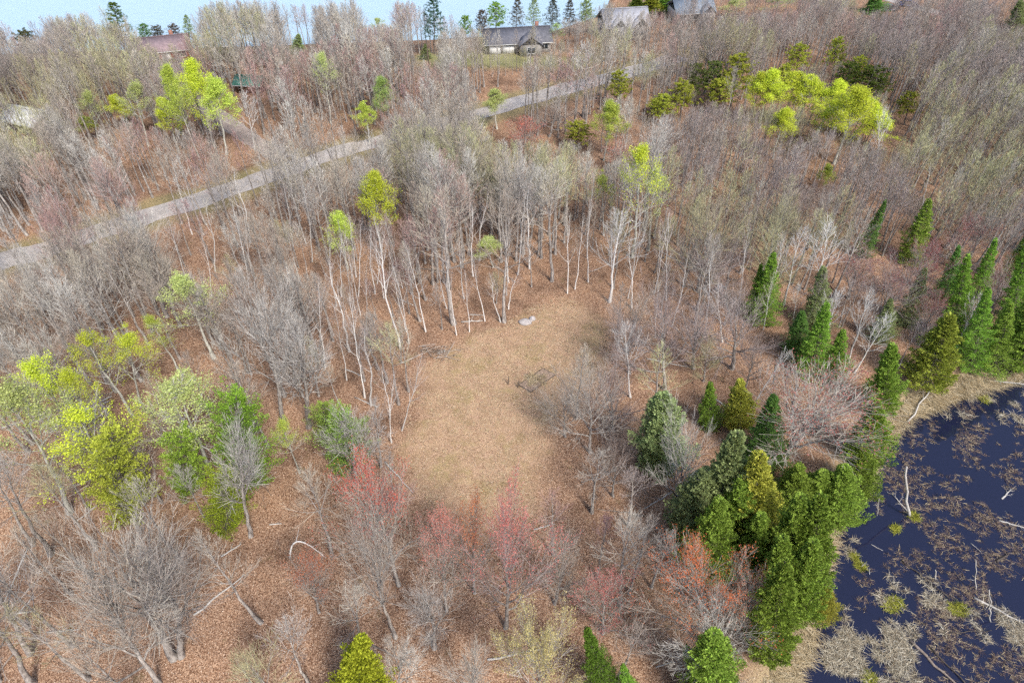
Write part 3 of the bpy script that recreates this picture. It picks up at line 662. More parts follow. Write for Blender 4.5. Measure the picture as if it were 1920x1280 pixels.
# --- upper left aspens
for a, b_, c, d_, w_, lc, t_ in [
    (278, 272, 252, 148, 80, PG, 'pale white-trunked aspen in the middle of the upper left group'), (242, 245, 212, 172, 50, YG, 'bright small aspen left of the pale white-trunked one'),
    (375, 300, 312, 112, 60, YG2, 'tall yellow-green aspen, left of three near the red house'), (402, 275, 352, 104, 62, YG, 'brightest yellow aspen near the red house'),
    (425, 290, 402, 140, 70, YG2, 'yellow-green aspen right of the brightest one near the red house'), (335, 285, 302, 176, 55, YG, 'low yellow aspen under the three near the red house'),
    (190, 275, 160, 165, 60, PG, 'pale thin aspen between the white cabin and the upper left group'), (175, 265, 150, 215, 40, YG2, 'low yellowish aspen at the foot of the pale thin one'),
    (620, 230, 598, 92, 60, PG, 'pale green tall aspen right of the green-roofed shed')]:
    pt('full' if lc != PG else 'aspen', a, b_, c, d_, w_, t_, leafc=lc)
pt('white', 478, 282, 456, 168, 55, 'forked bare white birch beside the driveway', twig='pale')
# --- yellow stand, upper right
for k, (a, b_, c, d_, w_) in enumerate([(1400, 235, 1425, 130, 55), (1425, 240, 1455, 126, 60), (1460, 235, 1495, 128, 70), (1490, 245, 1530, 138, 65), (1530, 255, 1572, 150, 65), (1562, 310, 1600, 158, 95), (1590, 270, 1640, 185, 80), (1545, 280, 1565, 185, 60), (1620, 285, 1660, 215, 60)]):
    pt('full', a, b_, c, d_, w_ * 1.15, ['yellow-leafed aspen at the left end of the bright stand upper right', 'second yellow aspen from the left in the bright stand', 'broad yellow aspen in the left half of the bright stand', 'yellow aspen just left of the gap in the bright stand',
        'yellow aspen just right of the gap in the bright stand', 'largest white-trunked yellow aspen of the bright stand', 'yellow aspen at the right end of the bright stand', 'small yellow aspen under the middle of the bright stand', 'low yellow aspen at the right foot of the bright stand'][k], 'bright yellow aspens upper right', leafc=YG)
pt('full', 1448, 300, 1472, 200, 55, 'small yellow aspen standing in front of the bright stand', leafc=YG)
pt('full', 1540, 370, 1552, 305, 35, 'tiny yellowish aspen below the bright stand', leafc=YG2)
pt('birch', 1728, 385, 1752, 300, 50, 'white birch with thin yellow leaves at the right', twig='olive')
for k, (a, b_, c, d_, w_, lc) in enumerate([(1240, 235, 1245, 175, 55, OLV), (1275, 225, 1282, 150, 55, OLV), (1305, 200, 1308, 118, 55, (.12, .155, .04)), (1335, 195, 1340, 112, 45, (.12, .155, .04)), (1370, 200, 1388, 100, 70, OLV), (1345, 215, 1355, 150, 65, OLV), (1240, 215, 1225, 180, 45, OLV),
        (1490, 150, 1502, 80, 45, OLV), (1560, 150, 1573, 68, 42, OLV), (1580, 185, 1595, 118, 55, (.11, .15, .03)), (1605, 175, 1615, 105, 40, OLV), (1625, 200, 1645, 125, 70, (.11, .15, .03)), (1695, 235, 1708, 172, 52, OLV), (1470, 165, 1475, 120, 40, OLV)]):
    pt('pine', a, b_, c, d_, w_, ['olive pine left of the bright yellow stand, second from its left end', 'olive pine between the road bend and the yellow stand', 'greyish pine behind the row of olive pines', 'greyish pine beside the taller olive one', 'tallest olive pine left of the yellow stand', 'broad olive pine in front of the tallest one', 'lowest olive pine at the left end of the row',
        'olive pine standing behind the left half of the yellow stand', 'lone olive pine highest above the yellow stand', 'dark pine behind the gap in the yellow stand', 'small olive pine above the dark pine group', 'broad dark pine behind the right half of the yellow stand', 'olive pine right of the yellow stand', 'small olive pine peeping over the yellow stand'][k], 'olive pines around the yellow stand', leafc=lc)
# --- spruces and white birches on the right
for a, b_, c, d_, w_, kd, lc, t_ in [
    (1428, 600, 1452, 468, 65, 'spruce', SPR, 'dark spruce standing alone right of the domed mauve trees'), (1415, 590, 1428, 490, 45, 'spruce', SPR, 'shorter spruce against the lone dark spruce'),
    (1520, 700, 1552, 562, 75, 'spruce', SPR, 'pointed spruce left of the small one above the red-tipped maple'), (1562, 705, 1582, 615, 50, 'spruce', SPR, 'small pointed spruce above the red-tipped maple'),
    (1495, 660, 1505, 580, 60, 'spruce', SPD, 'low dark spruce at the foot of the pointed one'), (1528, 610, 1545, 495, 70, 'spruce', GRG, 'green spruce veiled by white birch branches'),
    (1615, 480, 1662, 374, 40, 'spruce', SPD, 'slim dark spruce in the wood at the right'), (1705, 490, 1745, 368, 55, 'spruce', CED, 'bushier green spruce right of the slim dark one'),
    (1650, 770, 1675, 640, 70, 'cedar', CED, 'green cedar behind the straw shore left of the big olive cedar'), (1735, 725, 1785, 585, 95, 'cedar', (.28, .31, .05), 'big olive cedar at the corner of the pond'),
    (1820, 690, 1855, 530, 70, 'spruce', SPR, 'spruce behind the far shore of the pond, left one'), (1862, 690, 1898, 560, 75, 'spruce', CED, 'spruce behind the far shore of the pond, second one'),
    (1912, 690, 1950, 520, 80, 'cedar', CED, 'cedar behind the far shore at the right edge'), (1885, 640, 1925, 440, 70, 'spruce', SPR, 'tall spruce at the right edge above the pond'),
    (1780, 640, 1815, 470, 60, 'spruce', SPR, 'spruce among mauve maples above the pond'), (1700, 610, 1735, 500, 55, 'spruce', GRG, 'greyish spruce among the maples right of the white birches'),
    (1830, 560, 1870, 440, 50, 'spruce', SPR, 'spruce upper one among mauve maples at the right'), (1770, 560, 1800, 455, 45, 'spruce', SPD, 'dark spruce half hidden by mauve maples'),
    (1900, 530, 1935, 430, 55, 'spruce', CED, 'spruce at the right edge, upper one'), (1650, 640, 1670, 560, 50, 'spruce', GRG, 'small spruce between the leaning white birches')]:
    pt(kd, a, b_, c, d_, w_, t_, leafc=lc)
for a, b_, c, d_, w_, t_ in [(1470, 570, 1508, 415, 80, 'white bare birch, left of the pair above the veiled spruce'), (1525, 560, 1560, 412, 90, 'white bare birch, right of the pair above the veiled spruce'),
    (1488, 600, 1497, 525, 40, 'small white birch fork between the spruces'), (1545, 660, 1575, 540, 70, 'white birch leaning over the pointed spruce'), (1590, 680, 1640, 540, 70, 'leaning white birch right of the small pointed spruce'),
    (1600, 700, 1668, 590, 70, 'low leaning white birch above the red-tipped maple'), (1395, 790, 1478, 650, 60, 'white snag leaning right beside the small olive cedar'), (1790, 660, 1845, 550, 60, 'bleached snag beside the olive pond cedar'),
    (1355, 640, 1345, 520, 60, 'thin white birch among the domed mauve trees'), (1640, 330, 1660, 190, 40, 'thin white birch right of the yellow stand')]:
    pt('white', a, b_, c, d_, w_, t_, twig='pale')
for k, (a, b_, c, d_, w_) in enumerate([(1640, 620, 1690, 470, 120), (1700, 570, 1760, 440, 120), (1780, 500, 1830, 400, 110), (1590, 560, 1640, 460, 110), (1850, 600, 1900, 470, 100), (1720, 650, 1760, 540, 90)]):
    pt('redmaple', a, b_, c, d_, w_, ['reddish-tipped mauve maple just above the big olive pond cedar', 'reddish-tipped mauve maple beside the greyish spruce right of the white birches', 'highest of the reddish-tipped mauve maples above the pond', 'reddish-tipped mauve maple next to the leaning white birches', 'reddish-tipped mauve maple at the right edge above the pond', 'lowest reddish-tipped mauve maple, behind the olive pond cedar'][k], 'reddish maples above the pond', leafc=(.36, .13, .12), twig='mauve')
# --- far shore pines and evergreens
for a, b_, c, d_, w_, kd, lc, t_ in [
    (232, 80, 203, -12, 52, 'white_pine', (.13, .21, .03), 'bright green white pine standing above the wood at the lake, upper left'), (815, 100, 812, -14, 50, 'white_pine', (.05, .11, .05), 'dark blue-green white pine against the lake'),
    (272, 78, 262, 28, 30, 'pine', SPD, 'dark pine left of the red house'), (298, 82, 288, 35, 28, 'pine', (.10, .09, .05), 'brownish pine right of the dark one behind the red house'), (325, 78, 320, 30, 30, 'pine', (.12, .09, .06), 'brownish pine behind the middle of the red house'), (356, 90, 345, 16, 26, 'white_pine', GRG, 'slim pine at the right end of the red house'),
    (872, 72, 872, 18, 28, 'pine', SPR, 'green pine at the left end of the grey house'), (903, 72, 903, 8, 28, 'pine', (.13, .10, .07), 'reddish pine behind the left end of the grey house'), (930, 62, 930, -8, 40, 'pine', SPR, 'broad green pine behind the grey house'), (968, 55, 970, -16, 34, 'white_pine', (.12, .10, .06), 'brownish tall pine behind the grey house'),
    (1000, 50, 1002, -18, 34, 'white_pine', GRG, 'tall pine right behind the grey house ridge'), (1035, 55, 1038, -14, 34, 'white_pine', (.10, .11, .06), 'tall pine right of the grey house ridge'), (1068, 60, 1070, -10, 34, 'white_pine', (.12, .11, .07), 'tall brownish pine right of the grey house'), (1098, 60, 1100, -8, 34, 'pine', GRG, 'greyish pine nearest the pale house'),
    (1040, 92, 1042, 40, 36, 'aspen', LG, 'lime-green tree at the right end of the grey house'), (1195, 22, 1195, -14, 40, 'cedar', (.15, .19, .03), 'green cedar behind the pale house, left one'), (1222, 24, 1222, -12, 44, 'cedar', OLV, 'green cedar behind the pale house, middle one'), (1248, 22, 1248, -14, 36, 'cedar', SPR, 'green cedar behind the pale house, right one'),
    (1640, 25, 1640, -15, 50, 'spruce', SPD, 'dark round spruce beside the parked cars'), (1382, 40, 1382, -6, 60, 'aspen', PG, 'pale green tree right of the blue-roofed house'), (1455, 35, 1455, -10, 60, 'aspen', LG, 'grey-green tree at the top edge, middle of the right half'),
    (1905, 55, 1915, -5, 50, 'spruce', GRG, 'dark evergreen at the top right corner'), (555, 95, 560, 55, 30, 'spruce', GRG, 'small dark spruce above the green-roofed shed'), (798, 110, 797, 82, 24, 'spruce', GRG, 'small conifer at the lawn of the grey house'),
    (45, 85, 42, 40, 45, 'pine', (.11, .12, .05), 'brown-green pine at the lake in the upper left'), (710, 60, 705, 12, 40, 'aspen', PG, 'pale green tree against the lake left of the dark white pine')]:
    pt(kd, a, b_, c, d_, w_, t_, leafc=lc)

# ------------------------------------------------------------------ the wood: bare hardwoods
HOUSES = [(*gp(305, 98), 7.5), (*gp(475, 168), 4), (*gp(66, 236), 6), (*gp(975, 90), 9.5), (*gp(1165, 62), 7), (*gp(1292, 36), 7), (*gp(1690, 22), 9)]
def skyline(px): return np.interp(px, [-200, 0, 100, 180, 260, 340, 400, 600, 760, 810, 870, 900, 1000, 1060, 1120, 1300, 2200], [55, 38, 24, 14, 24, 16, -4, -8, -10, 12, 34, 40, 44, 26, -4, -14, -14])
def house_line(px, py, h):
    """trees in front of houses stay low"""
    lim = np.full(px.shape, -999.)
    for a, b_, top in ((255, 352, 92), (448, 502, 168), (18, 118, 232), (895, 1040, 88), (1125, 1205, 44), (1250, 1325, 22), (1650, 1720, 16)):
        lim = np.where((px > a) & (px < b_) & (py > top) & (np.sin(px * 12.9 + py * 7.7) < (.35 if a in (18, 255, 448) else -.3)), np.maximum(lim, top), lim)
    return lim
def scatter(cell, seed, keep):
    r = np.random.default_rng(seed)
    xs, ys = np.meshgrid(np.arange(-190, 190, cell), np.arange(10, 232, cell))
    x = xs.ravel() + r.uniform(0, cell, xs.size); y = ys.ravel() + r.uniform(0, cell, xs.size)
    px, py, d = proj(x, y, 0.0)
    ok = (px > -160) & (px < 2080) & (py < 1420)
    ok &= (sdist(x, y, CLEARING) > 1.2) & (sdist(x, y, POND) > 4.5) & (sdist(x, y, LAKE) > 2)
    ok &= (ldist(x, y, ROAD) > np.where(px > 1130, 3.0, 4.2)) & (ldist(x, y, DRIVE) > 2.8) & (ldist(x, y, LANE) > 3)
    for hx, hy, hr in HOUSES: ok &= np.hypot(x - hx, y - hy) > hr
    for L_ in LAWNS: ok &= sdist(x, y, L_) > 0
    ok &= r.random(x.size) < keep(px, py, x, y)
    return x[ok], y[ok], px[ok], py[ok], r
def dens(px, py, x, y):
    k = np.where(y > 66, .95, np.where(px > 1230, .8, .64))
    k = np.where((py > 930) & (px < 1260), .09, k)                      # open leaf-covered floor at the bottom
    k = np.where((py > 780) & (py <= 930) & (px < 760), .24, k)
    k = np.where((py > 640) & (py <= 780) & (px < 760), .55, k)
    k = np.where((px > 1010) & (px < 1270) & (py > 720), .14, k)
    k = np.where((px > 1260) & (py > 740), .08, k)
    k = np.where((py > 520) & (py < 720) & (px > 1160) & (px < 1480), .48, k)
    rd = ldist(x, y, ROAD); k = np.where((rd < 6.5), k * .7, k)
    return k * np.where(fbm(x / 9, y / 9, 77, 3) > .36, 1, .45)
x, y, px, py, r = scatter(2.25, 11, dens)
occ = np.array(OCC)
near = np.array([np.min(np.hypot(occ[:, 0] - a, occ[:, 1] - b_)) for a, b_ in zip(x, y)])
k = near > 1.6; x, y, px, py = x[k], y[k], px[k], py[k]
h = 12.0 + 6.0 * fbm(x / 22, y / 22, 91, 3) + r.normal(0, 1.7, len(x))
h = np.where((px > 1230) & (py < 640), h * .86, h); h0 = h.copy(); h = np.where(py > 850, h * .9, h)
vis = r.random(len(x)); rpx, rpy, _ = proj(ROAD[:, 0], ROAD[:, 1], 0.0); dpx, dpy, _ = proj(DRIVE[:, 0], DRIVE[:, 1], 0.0)
o_ = np.argsort(rpx); rpx_max = 1135
jit = r.uniform(-3, 7, len(x))
for it in range(30):                                                    # shore trees and those before houses, the road and the finest trees stay short
    tpx, tpy, dd = proj(x, y, h)
    lim = np.maximum(skyline(tpx), np.maximum(house_line(px, py, h), house_line(tpx, py, h)))
    ry = np.interp(tpx, rpx[o_], rpy[o_])
    op = np.interp(tpx, [0, 60, 200, 480, 540, 570, 700, 730, 930, 960, 1100, 1130, 1600, 1660, 1800, 1850], [.85, .52, .52, .5, .12, .4, .65, .0, .0, .2, .1, .0, .0, .0, .0, .0])
    lim = np.where((py > ry + 8) & (vis < op), np.maximum(lim, ry + 4), lim)
    lim = np.where((tpx > 425) & (tpx < 500) & (py > 262) & (vis < .6), np.maximum(lim, 262), lim)
    for hx, hy, hw, t0_, t1_ in KEEP:
        rad_ = .20 * h * F / dd
        m_ = (y < hy - .5) & (np.abs(tpx - hx) < hw + rad_ * .7) & (vis < .99) & (py > t0_)
        lim = np.where(m_, np.maximum(lim, t1_), lim)
    h = np.where(tpy < lim + jit, h * .94, h)
k = (h > 2.6) & ((h > .6 * h0) | (vis * 7 % 1 < .12) | (y > 150)); x, y, px, py, h = x[k], y[k], px[k], py[k], h[k]
tpx, tpy, dd = proj(x, y, h)
hue = np.full(len(x), 'grey', dtype=object); n1 = fbm(x / 16, y / 16, 55, 3); rr_ = r.random(len(x))
hue[:] = np.where(rr_ < .5, 'grey', np.where(rr_ < .8, 'tan', 'pale'))
rgt = (px > 1230) & (py < 760); hue[rgt] = np.where(rr_[rgt] < .55, 'mauve', np.where(rr_[rgt] < .8, 'brown', 'grey'))
fl = (px < 420) & (py < 330); hue[fl] = np.where(rr_[fl] < .4, 'mauve', np.where(rr_[fl] < .7, 'grey', 'tan'))
hue[(n1 > .60) & (rr_ < .6)] = 'olive'; hue[(n1 < .36) & (rr_ < .45)] = 'rose'
kindl = np.where(r.random(len(x)) < .94, 'bare', 'vase').astype(object)
kindl[(py > 520) & (py < 740) & (px > 1160) & (px < 1480) & (r.random(len(x)) < .55)] = 'spread'
show = (px > -30) & (px < 1950) & (tpy < 1290) & (tpy > -10) & (py > 0)
size = np.where(show, h / dd, 0); order = np.argsort(-size); solo = np.zeros(len(x), bool); solo[order[:290]] = True
def zone(px, py, x, y):
    road_y = np.interp(x, ROAD[:, 0], ROAD[:, 1])
    if y > road_y: return 'beyond the gravel road'
    if py > 900: return 'on the open leafy floor at the bottom'
    if px > 1230: return 'in the mauve wood right of the clearing'
    if px < 760 and py > 620: return 'among the maples left of the clearing'
    return 'between the gravel road and the clearing'
HW = {'grey': 'grey', 'tan': 'tan-grey', 'pale': 'silvery', 'mauve': 'mauve-brown', 'brown': 'dark brown', 'olive': 'olive-budded', 'rose': 'rosy-budded'}
LB = {}
for i in np.flatnonzero(solo):
    z = zone(px[i], py[i], x[i], y[i])
    mx, my, mn = min(MARKS, key=lambda m_: (m_[0] - px[i]) ** 2 + ((m_[1] - py[i]) * 1.3) ** 2)
    dx, dy = px[i] - mx, py[i] - my; far_ = math.hypot(dx, dy)
    rel = ('left of' if dx < 0 else 'right of') if abs(dx) > abs(dy) else ('behind' if dy < 0 else 'in front of')
    rel = ('just ' if far_ < 55 else 'well ' if far_ > 120 else '') + rel
    LB[i] = ('%s %s %s bare hardwood %s the %s' % ('tall' if h[i] > 13.5 else 'short' if h[i] < 9 else 'middling', HW[hue[i]], 'fan-crowned' if kindl[i] in ('vase', 'spread') else 'slim', rel, mn), 'leafless hardwoods ' + z)

same = {}
for i, (a, b_) in LB.items(): same.setdefault(a, []).append(i)
for a, lst in same.items():
    lst.sort(key=lambda i: px[i])
    for j, i in enumerate(lst):
        nm = '' if len(lst) == 1 else [', left one', ', right one'][j] if len(lst) == 2 else ', leftmost' if j == 0 else ', rightmost' if j == len(lst) - 1 else ', middle one' if len(lst) == 3 else ', %s from left' % ['', 'second', 'third', 'fourth', 'fifth', 'sixth', 'seventh', 'eighth', 'ninth', 'tenth', 'eleventh', 'twelfth', 'thirteenth', 'fourteenth'][min(j, 13)]
        lbl = a + nm
        if len(lbl.split()) > 15: lbl = lbl.replace(' bare', '').replace(' from left', '')
        tree(kindl[i], x[i], y[i], h[i], lbl, LB[i][1], twig=hue[i], tilt=float(r.normal(0, .035)), name='bare_hardwood_tree')

# the rest of the wood, which nobody could count: one object
SRC = bpy.data.collections.new('wood_models')
SRCI = {}
def hue_mat(h_):
    if 'twig_' + h_ not in M: M['twig_' + h_] = tint_mat('twigs_' + h_, TWIG[h_], .65, 1.3)
    return M['twig_' + h_]
def src(kind, v, hue_):
    key = (kind, v, hue_)
    if key not in SRCI:
        tr, cr, lf = MODELS[kind][v]['geo']; g = Geo()
        for V_, Q_ in zip(tr.V, tr.Q): g.add(V_, Q_ - Q_.min(), 0)
        nb = 0
        for V_, Q_, M_ in zip(cr.V, cr.Q, cr.M): g.add(V_, Q_ - Q_.min(), int(M_[0]))
        o = bpy.data.objects.new('wood_%03d' % len(SRCI), g.mesh('wood_tree', [M[BARK[kind]], hue_mat(hue_)]))
        SRC.objects.link(o); SRCI[key] = len(SRCI)
    return SRCI[key]
def gn_scatter(name, P, idx, rot, scl):
    me = bpy.data.meshes.new(name); me.vertices.add(len(P)); me.vertices.foreach_set('co', np.asarray(P, np.float32).ravel())
    a = me.attributes.new('idx', 'INT', 'POINT'); a.data.foreach_set('value', np.asarray(idx, np.int32))
    for nm, arr in (('rot', rot), ('scl', scl)):
        a = me.attributes.new(nm, 'FLOAT_VECTOR', 'POINT'); a.data.foreach_set('vector', np.asarray(arr, np.float32).ravel())
    o = link(name, me)
    ng = bpy.data.node_groups.new(name + '_nodes', 'GeometryNodeTree')
    ng.interface.new_socket('Geometry', in_out='INPUT', socket_type='NodeSocketGeometry'); ng.interface.new_socket('Geometry', in_out='OUTPUT', socket_type='NodeSocketGeometry')
    N, Lk = ng.nodes, ng.links
    gi, go = N.new('NodeGroupInput'), N.new('NodeGroupOutput'); ip = N.new('GeometryNodeInstanceOnPoints'); ci = N.new('GeometryNodeCollectionInfo')
    ci.inputs[0].default_value = SRC; ci.inputs['Separate Children'].default_value = True; ci.inputs['Reset Children'].default_value = True
    def att(nm, ty):
        t = N.new('GeometryNodeInputNamedAttribute'); t.data_type = ty; t.inputs[0].default_value = nm; return [s for s in t.outputs if s.enabled][0]
    e2r = N.new('FunctionNodeEulerToRotation')
    Lk.new(gi.outputs[0], ip.inputs['Points']); Lk.new(ci.outputs[0], ip.inputs['Instance']); ip.inputs['Pick Instance'].default_value = True
    Lk.new(att('idx', 'INT'), ip.inputs['Instance Index']); Lk.new(att('rot', 'FLOAT_VECTOR'), e2r.inputs[0]); Lk.new(e2r.outputs[0], ip.inputs['Rotation']); Lk.new(att('scl', 'FLOAT_VECTOR'), ip.inputs['Scale'])
    Lk.new(ip.outputs[0], go.inputs[0])
    md = o.modifiers.new('scatter', 'NODES'); md.node_group = ng
    return o
rest = np.flatnonzero(~solo)
idx, scl = [], []
for i in rest:
    kd = 'far' if dd[i] > 95 and r.random() < .85 else kindl[i]; v = int(r.integers(0, NVAR[kd])) % (2 if kd in ('vase', 'spread') else 5); idx.append(src(kd, v, hue[i])); s_ = h[i] / MODELS[kd][v]['h']; w_ = s_ * r.uniform(.85, 1.15); scl.append((w_, w_, s_))
rot = np.stack([r.normal(0, .04, len(rest)), r.normal(0, .04, len(rest)), r.uniform(0, 6.28, len(rest))], 1)
o = gn_scatter('hardwood_forest', np.stack([x[rest], y[rest], gh(x[rest], y[rest])], 1), idx, rot, scl)
tag(o, 'leafless grey-brown hardwood forest covering the land behind the nearer trees', 'forest', kind='stuff')
open('/tmp/cnt.txt', 'w').write(str((len(x), len(rest), len(OCC)))) if False else None
# thin saplings and brush under the trees
x, y, px, py, r = scatter(3.0, 23, lambda px, py, x, y: np.where((py > 930) & (px < 1260), .26, np.where((px > 1260) & (py > 740), .25, .36)))
hs = r.uniform(1.0, 3.6, len(x)) * np.where(r.random(len(x)) < .2, 1.4, 1); k = proj(x, y, hs)[1] > house_line(px, py, hs) ; x, y, hs = x[k], y[k], hs[k]
idx, scl = [], []
for i in range(len(x)):
    hu = ['grey', 'tan', 'mauve', 'olive', 'rose', 'pale'][int(r.choice(6, p=[.28, .25, .17, .12, .1, .08]))]; v = int(r.integers(0, 4)); idx.append(src('sapling', v, hu)); s_ = hs[i] / MODELS['sapling'][v]['h']; w_ = s_ * r.uniform(.8, 1.3); scl.append((w_, w_, s_))
o = gn_scatter('undergrowth', np.stack([x, y, gh(x, y)], 1), idx, np.stack([r.normal(0, .1, len(x)), r.normal(0, .1, len(x)), r.uniform(0, 6.28, len(x))], 1), scl)
tag(o, 'thin leafless saplings and brush growing under the trees', 'undergrowth', kind='stuff')

# ------------------------------------------------------------------ fallen leaves, shore grass, pond plants
def island_ramp(name, stops, rough=.9, trans=0.0):
    m, n, l, b = new_mat(name); g = n.new('ShaderNodeNewGeometry'); rp = ramp(n, stops); l.new(g.outputs['Random Per Island'], rp.inputs[0])
    l.new(rp.outputs[0], b.inputs['Base Color']); b.inputs['Roughness'].default_value = rough; b.inputs['Specular IOR Level'].default_value = .15
    return m
r = np.random.default_rng(5)
n = 330000
x = r.uniform(-95, 95, n); y = 20 + 115 * r.random(n) ** 1.35
px, py, d = proj(x, y, 0.0)
k = (px > -60) & (px < 1980) & (py < 1340) & (sdist(x, y, POND) > 1.5) & (ldist(x, y, ROAD) > 3.5)
dc = sdist(x, y, CLEARING); k &= (dc > 0) | (r.random(n) < .8)
x, y = x[k], y[k]; C = np.stack([x, y, gh(x, y) + r.uniform(.015, .07, len(x))], 1)
D = np.stack([r.normal(0, 1, len(x)), r.normal(0, 1, len(x)), r.normal(0, .28, len(x))], 1)
D = unit(D); side = unit(np.cross(D, np.array([0, 0, 1.]) + r.normal(0, .35, D.shape))); s = r.uniform(.05, .12, len(x))[:, None]
VV = np.stack([C, C + D * s * .5 + side * s * .42, C + D * s, C + D * s * .5 - side * s * .42], 1).reshape(-1, 3)
lm = island_ramp('fallen_leaf', [(0, (.13, .07, .045)), (.3, (.28, .165, .105)), (.65, (.45, .30, .21)), (.9, (.60, .44, .33)), (1, (.72, .60, .48))])
o = link('fallen_leaves', mk_mesh('fallen_leaves', VV, np.arange(len(VV)).reshape(-1, 4), [lm])); tag(o, 'brown and tan fallen leaves covering the forest floor', 'leaves', kind='stuff')

def tufts(C, nb, lmin, lmax, up, r, K=3, wid=.012, comb=None, droop=.5):
    N = len(C); az = r.uniform(0, 6.28, (N, nb)); L = r.uniform(lmin, lmax, (N, nb))
    D = np.stack([np.cos(az), np.sin(az), np.zeros_like(az)], -1)
    if comb is not None: D = D * .8 + comb[:, None]
    D[..., 2] = up * r.uniform(.4, 1.3, (N, nb))
    s = np.linspace(0, 1, K)
    P = C[:, None, None] + r.normal(0, .10, (N, nb, 1, 3)) * [1, 1, .1] + D[:, :, None] * (L[..., None] * s)[..., None]
    P[..., 2] -= droop * L[..., None] * s ** 2 * up
    P = P.reshape(N * nb, K, 3); return ribbons(P, np.linspace(1, .35, K)[None] * r.uniform(.7, 1.4, (N * nb, 1)) * wid, r)
straw = island_ramp('dry_sedge', [(0, (.24, .17, .09)), (.3, (.45, .34, .19)), (.7, (.62, .50, .31)), (1, (.74, .64, .46))])
n = 60000; x = r.uniform(20, 95, n); y = r.uniform(18, 75, n); dp = sdist(x, y, POND)
wd = .8 + 3.4 * fbm(x / 7, y / 7, 15, 3)
px, py, _ = proj(x, y, 0.); k = (dp > -.4) & (dp < wd) & (px < 2000) & (py < 1350); x, y, dp = x[k], y[k], dp[k]
k = r.random(len(x)) < .75; x, y = x[k][:5200], y[k][:5200]
e_ = .5; gxx = sdist(x + e_, y, POND) - sdist(x - e_, y, POND); gyy = sdist(x, y + e_, POND) - sdist(x, y - e_, POND)
comb = -np.stack([gxx, gyy, 0 * gxx], -1) * .55 + np.stack([fbm(x / 3, y / 3, 3) - .5, fbm(x / 3, y / 3, 4) - .5, 0 * x], -1) * 1.6
g = Geo().add(*tufts(np.stack([x, y, np.maximum(gh(x, y), POND_Z)], 1), 20, .5, 1.15, .45, r, 3, .016, comb, .7))
o = link('shore_grass', g.mesh('shore_grass', [straw])); tag(o, 'flattened straw-coloured sedge along the pond shore', 'grass', kind='stuff')
n = 26000; x = r.uniform(-30, 30, n); y = r.uniform(38, 92, n); k = (sdist(x, y, CLEARING) < .8) & (fbm(x / 2.2, y / 2.2, 41, 3) > .40); x, y = x[k][:8500], y[k][:8500]
g = Geo().add(*tufts(np.stack([x, y, gh(x, y)], 1), 8, .10, .34, .35, r, 2, .012, None, .3))
dg = island_ramp('dry_grass_blades', [(0, (.24, .16, .09)), (.3, (.46, .33, .20)), (.6, (.60, .46, .30)), (.88, (.72, .59, .42)), (1, (.36, .36, .12))])
o = link('dry_grass', g.mesh('dry_grass', [dg])); tag(o, 'short dry tan grass matted over the clearing', 'grass', kind='stuff')
def patch_pts(lst, n):
    out = []
    for cx, cy, rx, ry, dn in lst:
        m = int(n * dn); a = r.uniform(0, 6.28, m); q = np.sqrt(r.random(m)); pxx = cx + rx * q * np.cos(a); pyy = cy + ry * q * np.sin(a)
        out += [gp(a_, b_, POND_Z) for a_, b_ in zip(pxx, pyy)]
    P = np.array(out); return P[(sdist(P[:, 0], P[:, 1], POND) < -.2)]
P = patch_pts([(1690, 1150, 95, 85, .30), (1625, 1225, 85, 60, .30), (1700, 1240, 60, 50, .12), (1880, 1160, 70, 60, .16), (1905, 1210, 50, 50, .12), (1610, 1160, 30, 60, .08), (1600, 1070, 20, 60, .04), (1625, 950, 30, 40, .05), (1800, 770, 60, 18, .05), (1880, 740, 60, 20, .10), (1905, 780, 40, 30, .05)], 1500)
k = fbm(P[:, 0] / 1.6, P[:, 1] / 1.6, 61, 3) > .58; P = P[k]
g = Geo().add(*tufts(np.concatenate([P, np.full((len(P), 1), POND_Z)], 1), 22, .30, .85, .75, r, 3, .017, None, .9))
pale = island_ramp('bleached_sedge', [(0, (.20, .15, .10)), (.35, (.36, .30, .21)), (.75, (.52, .46, .34)), (1, (.68, .63, .52))])
o = link('pond_sedge', g.mesh('pond_sedge', [pale])); tag(o, 'bleached dead sedge tussocks standing in the shallow pond', 'sedge', kind='stuff')
P = patch_pts([(1760, 900, 150, 90, .55), (1850, 980, 100, 100, .60), (1790, 1020, 120, 60, .25), (1870, 860, 80, 80, .35), (1740, 1250, 110, 50, .40), (1860, 1080, 90, 60, .25), (1690, 1010, 60, 60, .15), (1790, 1160, 80, 50, .30), (1900, 1240, 60, 40, .2), (1700, 870, 40, 60, .15), (1650, 1110, 60, 40, .12), (1790, 790, 70, 40, .2)], 3000)
k = r.random(len(P)) < sstep(.42, .66, fbm(P[:, 0] / 2.6, P[:, 1] / 2.6, 67, 4)) * .26; P = P[k]; P = P + r.normal(0, .45, P.shape)
g = Geo().add(*tufts(np.concatenate([P, np.full((len(P), 1), POND_Z + .012)], 1), 18, .15, .55, .05, r, 2, .016, None, 0))
brown = island_ramp('floating_plants', [(0, (.06, .045, .055)), (.45, (.14, .10, .095)), (.75, (.27, .195, .14)), (.92, (.46, .37, .21)), (1, (.64, .54, .36))])
o = link('floating_plants', g.mesh('floating_plants', [brown])); tag(o, 'brown dead water plants floating on the pond', 'water plants', kind='stuff')
gm_ = island_ramp('green_sedge', [(0, (.14, .15, .02)), (.5, (.30, .31, .04)), (1, (.46, .45, .09))])
